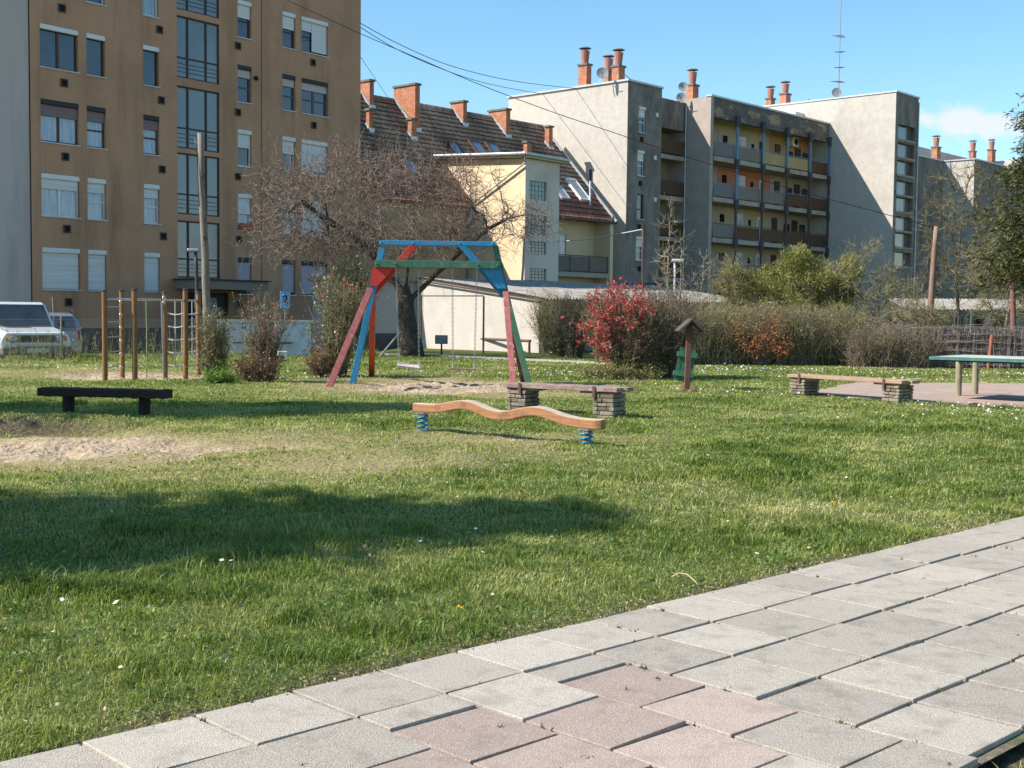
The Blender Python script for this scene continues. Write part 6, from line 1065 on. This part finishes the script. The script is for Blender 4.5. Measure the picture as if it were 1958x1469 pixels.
# ---- bamboo like bush behind the hedge, bare bushes and saplings
p = PY(1505, 600, 39.5); bb_ = empty('evergreen_bush', (p[0], p[1], 0), 0, 'large yellow green evergreen bush rising behind the hedge', 'bush')
cl = np.concatenate([inell(75, (.2, 0, 2.0), (2.1, 1.1, .95)), inell(20, (-1.5, 0, 2.1), (.6, .8, .8)), inell(26, (1.5, 0, 2.3), (.9, .8, 1.05)), inell(14, (.3, 0, 3.0), (.7, .6, .45))]); C_ = np.concatenate([inell(200, c, (.30, .28, .26)) for c in cl]); rn_ = np.clip(np.repeat(RG.random(len(cl)), 200)*.55+.45*RG.random(len(C_)), 0, 1)
d_ = (C_-np.array([0, 0, 1.2]))*.6+RG.normal(0, .8, C_.shape)+[0, 0, -.2]; leaves('foliage', C_, .12, leaf_gr, bb_, .2, rn=rn_, dirs=d_); st = [RG.normal(0, .3, (90, 3))*[1, 1, 0], cl[RG.integers(0, len(cl), 90)]]; L_ = np.linalg.norm(st[1]-st[0], axis=1); tubes3('stems', *twigs(st[0], st[1]-st[0], L_*1.15, 6, .06, (0, 0, 0), .018, .006)[:4], tw_brn, bb_)
def baretree(name, label, base, atts, trunk, rtip, step, infl, kill, ntw, tl, mat, tmat, rmin, lf=0, lsz=.04, lmat=None, zb=0., cat='tree', pull=(0, 0, .1), wob=.2, tr0=.006, rmax=.2):
    r = empty(name, (base[0], base[1], zb), 0, label, cat); n_, p_ = colonize((0, 0, -.2), atts, step, infl, kill, trunk, 90); rr, _ = pipe(n_, p_, rtip); rr = np.minimum(rr, rmax); limbs(n_, p_, rr, 'trunk', tmat, r, rmin); i = np.where(rr <= rmin*1.02)[0]; i = i[i > 0]
    sA = [n_[p_[i]], n_[i], np.minimum(rr[p_[i]], rr[i]*1.3), rr[i]]; src = np.where(rr < rmin*2)[0]; k = RG.choice(src, ntw); D = n_[k]-n_[p_[k]]; D /= np.linalg.norm(D, axis=1, keepdims=True)+1e-6; s = twigs(n_[k], D*.8+RG.normal(0, .6, (ntw, 3)), RG.uniform(*tl, ntw), 4, wob, pull, tr0, .003); al = catt(s[:4], sA); tubes3('twigs', *al, mat, r)
    if lf: kk = RG.integers(0, len(al[1]), lf); leaves('foliage', al[1][kk], lsz, lmat, r, .5, jit=.02)
    return r
pale = M('pale sapling bark', (.24, .19, .13), (.48, .41, .31), attr='only', rough=.85); palel = M('pale sapling trunk', (.24, .19, .14), (.40, .33, .26), scale=8, rough=.9)
for i, (px, top_, w, lab) in enumerate(((1276, 372, .75, 'slender bare sapling with upright pale branches, tallest of three behind the quince'), (1300, 430, .65, 'bare sapling just right of the tallest pale sapling'), (1340, 470, .9, 'spreading bare sapling with pale upright shoots above the hedge start'))):
    p = PY(px, 600, 40.5); H_ = PY(px, top_, 40.5)[2]; baretree('bare_sapling', lab, p, np.concatenate([inell(60, (0, 0, H_*.62), (w, w*.7, H_*.30)), inell(14, (0, 0, H_*.85), (w*.3, w*.3, H_*.13))]), [(0, 0, .5), (.02, 0, 1.0)], .006, .16, 3, .28, 150, (.15, .55), pale, palel, .016, 300, .035, leaf_gr, pull=(0, 0, .25), wob=.1)
for px, top_, w, lab, Y_ in ((1645, 450, 1.3, 'tangled bare bush with budding branches right of the evergreen bush', 39.), (1705, 500, 1.1, 'low grey green budding bush before the tower base', 38.5), (1395, 490, .7, 'thin dark twiggy bush left of the evergreen bush', 39.)):
    p = PY(px, 600, Y_); H_ = PY(px, top_, Y_)[2]; baretree('bare_bush', lab, p, inell(150, (0, 0, H_*.6), (w, w*.8, H_*.4)), [(0, 0, .3)], .006, .18, 3, .28, 900, (.15, .6), tw_oliv, palel, .018, 1800, .04, leaf_gr, cat='bush', pull=(0, 0, .1))
p = PY(1835, 600, 56.); H_ = PY(1835, 290, 56.)[2]; baretree('bare_tree', 'bare dark tree with budding crown in front of the far grey wing', p, np.concatenate([inell(130, (.0, 0, H_*.66), (1.9, 1.6, H_*.30)), inell(60, (-.6, 0, H_*.38), (1.7, 1.2, H_*.14))]), [(0, 0, .8), (-.05, 0, 1.6)], .014, .35, 4, .5, 1500, (.3, 1.0), M('budding twig bark', (.07, .055, .04), (.26, .22, .12), attr='only', rough=.9), barkm, .045, 900, .07, leaf_gr, tr0=.012)
p = PY(1915, 610, 44.); H_ = PY(1915, 435, 44.)[2]; baretree('bare_bush', 'dense grey twiggy bush above the right garage roof', p, inell(260, (.3, 0, H_*.62), (1.9, 1.3, H_*.40)), [(0, 0, .3)], .008, .2, 3, .3, 3000, (.2, .7), tw_oliv, palel, .02, 900, .04, leaf_gr, cat='bush', pull=(0, 0, .0), wob=.35)
p = PY(1755, 600, 37.); baretree('bare_bush', 'low tangle of brown twigs behind the end of the hedge', p, inell(120, (0, 0, 1.3), (1.2, .7, .6)), [(0, 0, .2)], .006, .18, 3, .25, 1400, (.2, .6), tw_oliv, palel, .018, 1200, .035, leaf_gr, cat='bush', wob=.3)
p = PY(672, 640, 43.); ev = shrub('evergreen_bush', 'dark olive evergreen bush behind the crown of the big bare tree', p, (1.0, .8), 3.7, 160, 2000, 7000, .08, tw_dark, leaf_dk, lambda t: 1-.35*t, cat='bush', zb=-.1)
# ---- yew on the right edge
def conifer(name, label, base, h, rfun, nbr, nlf, lsz, lm, group=None, zmin=.3, flat=.25, aspect=.22, droop=-.12):
    r = empty(name, (base[0], base[1], float(hz(base[0], base[1]))), 0, label, 'tree', group); MB().tube([(0, 0, -.3), (.03, 0, h*.5), (0, 0, h)], [.20, .12, .02], 10).build('trunk', barkm, r, smooth=True)
    z = zmin+(h-zmin-.1)*RG.random(nbr)**1.15; th = RG.random(nbr)*2*np.pi; R = np.array([rfun(h-q) for q in z])*RG.uniform(.7, 1.12, nbr); P = np.stack([z*0, z*0, z], 1); D = np.stack([np.cos(th), np.sin(th), .30+z*0], 1); s = twigs(P, D, R, 6, .10, (0, 0, droop), .022, .005); tubes3('branches', *s[:4], tw_dark, r)
    kk = RG.integers(nbr*1, len(s[0]), nlf//7); C = s[0][kk]+(s[1][kk]-s[0][kk])*RG.random((len(kk), 1))+RG.normal(0, .12, (len(kk), 3))*[1, 1, flat*2]; cr_ = RG.random(len(kk)); C7 = np.repeat(C, 7, axis=0); dr = np.repeat(s[4][kk], 7, axis=0)*.8+RG.normal(0, .55, C7.shape)+[0, 0, -.15]
    leaves('foliage', C7+RG.normal(0, .05, C7.shape), lsz, lm, r, aspect, rn=np.clip(np.repeat(cr_, 7)*.6+.4*RG.random(len(C7)), 0, 1), dirs=dr); return r
conifer('yew_tree', 'shaggy dark evergreen tree with yellowish tips at the right edge', (16.35, 36.5), 9.3, lambda d: .40+.88*d**.60, 520, 130000, .15, M('yellow tipped needles', (.012, .022, .007), (.15, .15, .04), attr='only', rough=.5, transl=.2), zmin=2.4)
conifer('spruce_tree', 'spruce outside the frame casting the long foreground shadow', (-11.35, 6.25), 11.0, lambda d: .25+.64*d**.5 if d < 7.5 else 2.0, 330, 24000, .26, leaf_dk, 'spruces left of the lawn', zmin=1.0)
conifer('spruce_tree', 'spruce outside the frame casting the shadow over the black bench', (-12.9, 16.0), 10.4, lambda d: .25+.74*d**.5 if d < 7.5 else 2.5, 380, 30000, .26, leaf_dk, 'spruces left of the lawn', zmin=1.0)
# ---- weeds along the wire fence, litter, dandelions
n = 300; x = RG.uniform(-14.5, -6.8, n); t_ = (x+11.7)/.755*.656+32.6; y = t_+RG.uniform(-.15, .5, n); s = twigs(np.stack([x, y, hz(x, y)], 1), np.stack([RG.normal(0, .12, n), RG.normal(0, .12, n), np.ones(n)], 1), RG.uniform(.3, .95, n), 5, .08, (0, 0, 0), .006, .003); wo = tubes3('weeds', *s[:4], M('dry green weed stalks', (.13, .14, .04), (.34, .32, .14), attr='only', rough=.8)); tag(wo, 'tall thin weeds growing along the wire fence', 'weeds', kind='stuff')
kk = RG.integers(0, len(s[0]), 2600); wl2 = leaves('weed_leaves', s[1][kk], .06, leaf_gr, None, .3, jit=.02); tag(wl2, 'small leaves on the weeds along the wire fence', 'weeds', kind='stuff')
for px, py, lb in ((875, 1187, 'yellow dandelion in the lawn near the paving'), (1591, 977, 'yellow dandelion in the lawn at the right')):
    p = Gz(px, py); r = empty('dandelion', tuple(p), 0, lb, 'flower', 'dandelions'); MB().tube([(0, 0, -.01), (.006, 0, .06)], .0025, 6).build('stem', leaf_fresh, r); n = 40; a = RG.random(n)*2*np.pi; leaves('flower_head', np.repeat([[.006, 0, .06]], n, 0), .018, M('dandelion yellow', (.75, .50, .01), (.85, .62, .02), attr='only', rough=.6), r, .3, dirs=np.stack([np.cos(a), np.sin(a), RG.random(n)*1.1], 1))
p = Gz(1318, 1122); r = MB().tube([(-.09, .03, .045), (-.05, .035, .065), (-.01, .02, .062), (.02, -.02, .04), (.04, -.05, .02)], .0035, 6).build('dry_stalk', M('straw stalk', (.50, .36, .18), (.60, .46, .27), scale=20, rough=.7), None, smooth=True); r.location = tuple(p); tag(r, 'curled dry straw stalk lying on the grass edge by the paving', 'stalk')
n = 900; u_ = RG.uniform(-2.5, 13, n); v_ = RG.normal(-.09, .07, n); P = PO[None]+PE[None]*(u_*SL)[:, None]+PN[None]*v_[:, None]; d = RG.normal(0, 1, (n, 3))*[1, 1, .25]; lf = leaves('leaf_litter', np.stack([P[:, 0], P[:, 1], hz(P[:, 0], P[:, 1])+np.where(v_ > 0, .03, .012)], 1), .017, M('dry leaf litter', (.11, .07, .04), (.40, .30, .20), attr='only', rough=.9), None, .5, dirs=d); tag(lf, 'dry leaf and twig litter along the grass edge of the pavement', 'litter', kind='stuff')

def scatter_lawn(n, lo, hi): u = RG.random(n); Yb = lo+(hi-lo)*u**1.3; Xb = (RG.random(n)*2-1)*(.42*Yb+.5); k = (pave_v(Xb, Yb) < -.12) & (sandm(Xb, Yb) < .3) & ~inpoly(Xb, Yb, CP); return Xb[k], Yb[k]
x, y = scatter_lawn(2600, 4., 15.); nn = fbm(x, y, 1.6, 31.); k = nn > .52; x, y = x[k], y[k]; x = np.repeat(x, 7)+RG.normal(0, .02, len(x)*7); y = np.repeat(y, 7)+RG.normal(0, .02, len(y)*7); th = RG.random(len(x))*2*np.pi
w_ = leaves('broadleaf_weeds', np.stack([x, y, hz(x, y)+.02+.02*RG.random(len(x))], 1), .017, M('clover leaf', (.05, .13, .02), (.16, .28, .06), attr='only', rough=.5, transl=.3), None, .8, dirs=np.stack([np.cos(th), np.sin(th), RG.normal(.3, .45, len(x))], 1)); tag(w_, 'patches of clover and broad leaved weeds in the near lawn', 'weeds', kind='stuff')
x, y = scatter_lawn(520, 4., 26.); th = RG.random(len(x))*2*np.pi; w_ = leaves('dead_leaves', np.stack([x, y, hz(x, y)+.03+.02*RG.random(len(x))], 1), .028, M('dead leaf', (.22, .13, .07), (.62, .50, .38), attr='only', rough=.8), None, .6, dirs=np.stack([np.cos(th), np.sin(th), RG.normal(0, .3, len(x))], 1)); tag(w_, 'pale dead leaves scattered over the lawn', 'litter', kind='stuff')

n = 260; gi = RG.integers(-3, 14, n); gj = RG.integers(0, 6, n); al = RG.random(n) < .5; uu = np.where(al, gi+RG.random(n), gi)*SL; vv = np.where(al, gj, np.minimum(gj+RG.random(n), 5))*SL; k = RG.random(n) < .5+.5*(vv < .1); uu, vv = uu[k], vv[k]; P = PO[None]+PE[None]*uu[:, None]+PN[None]*vv[:, None]; P = np.repeat(P, 14, 0)+RG.normal(0, .009, (len(P)*14, 2))
w_ = leaves('joint_moss', np.stack([P[:, 0], P[:, 1], np.full(len(P), .012)], 1), .022, M('joint moss', (.06, .10, .02), (.24, .22, .09), attr='only', rough=.8), None, .3, dirs=RG.normal(0, .6, (len(P), 3))+[0, 0, .7]); tag(w_, 'small moss and grass tufts growing in the joints of the paving', 'moss', kind='stuff')
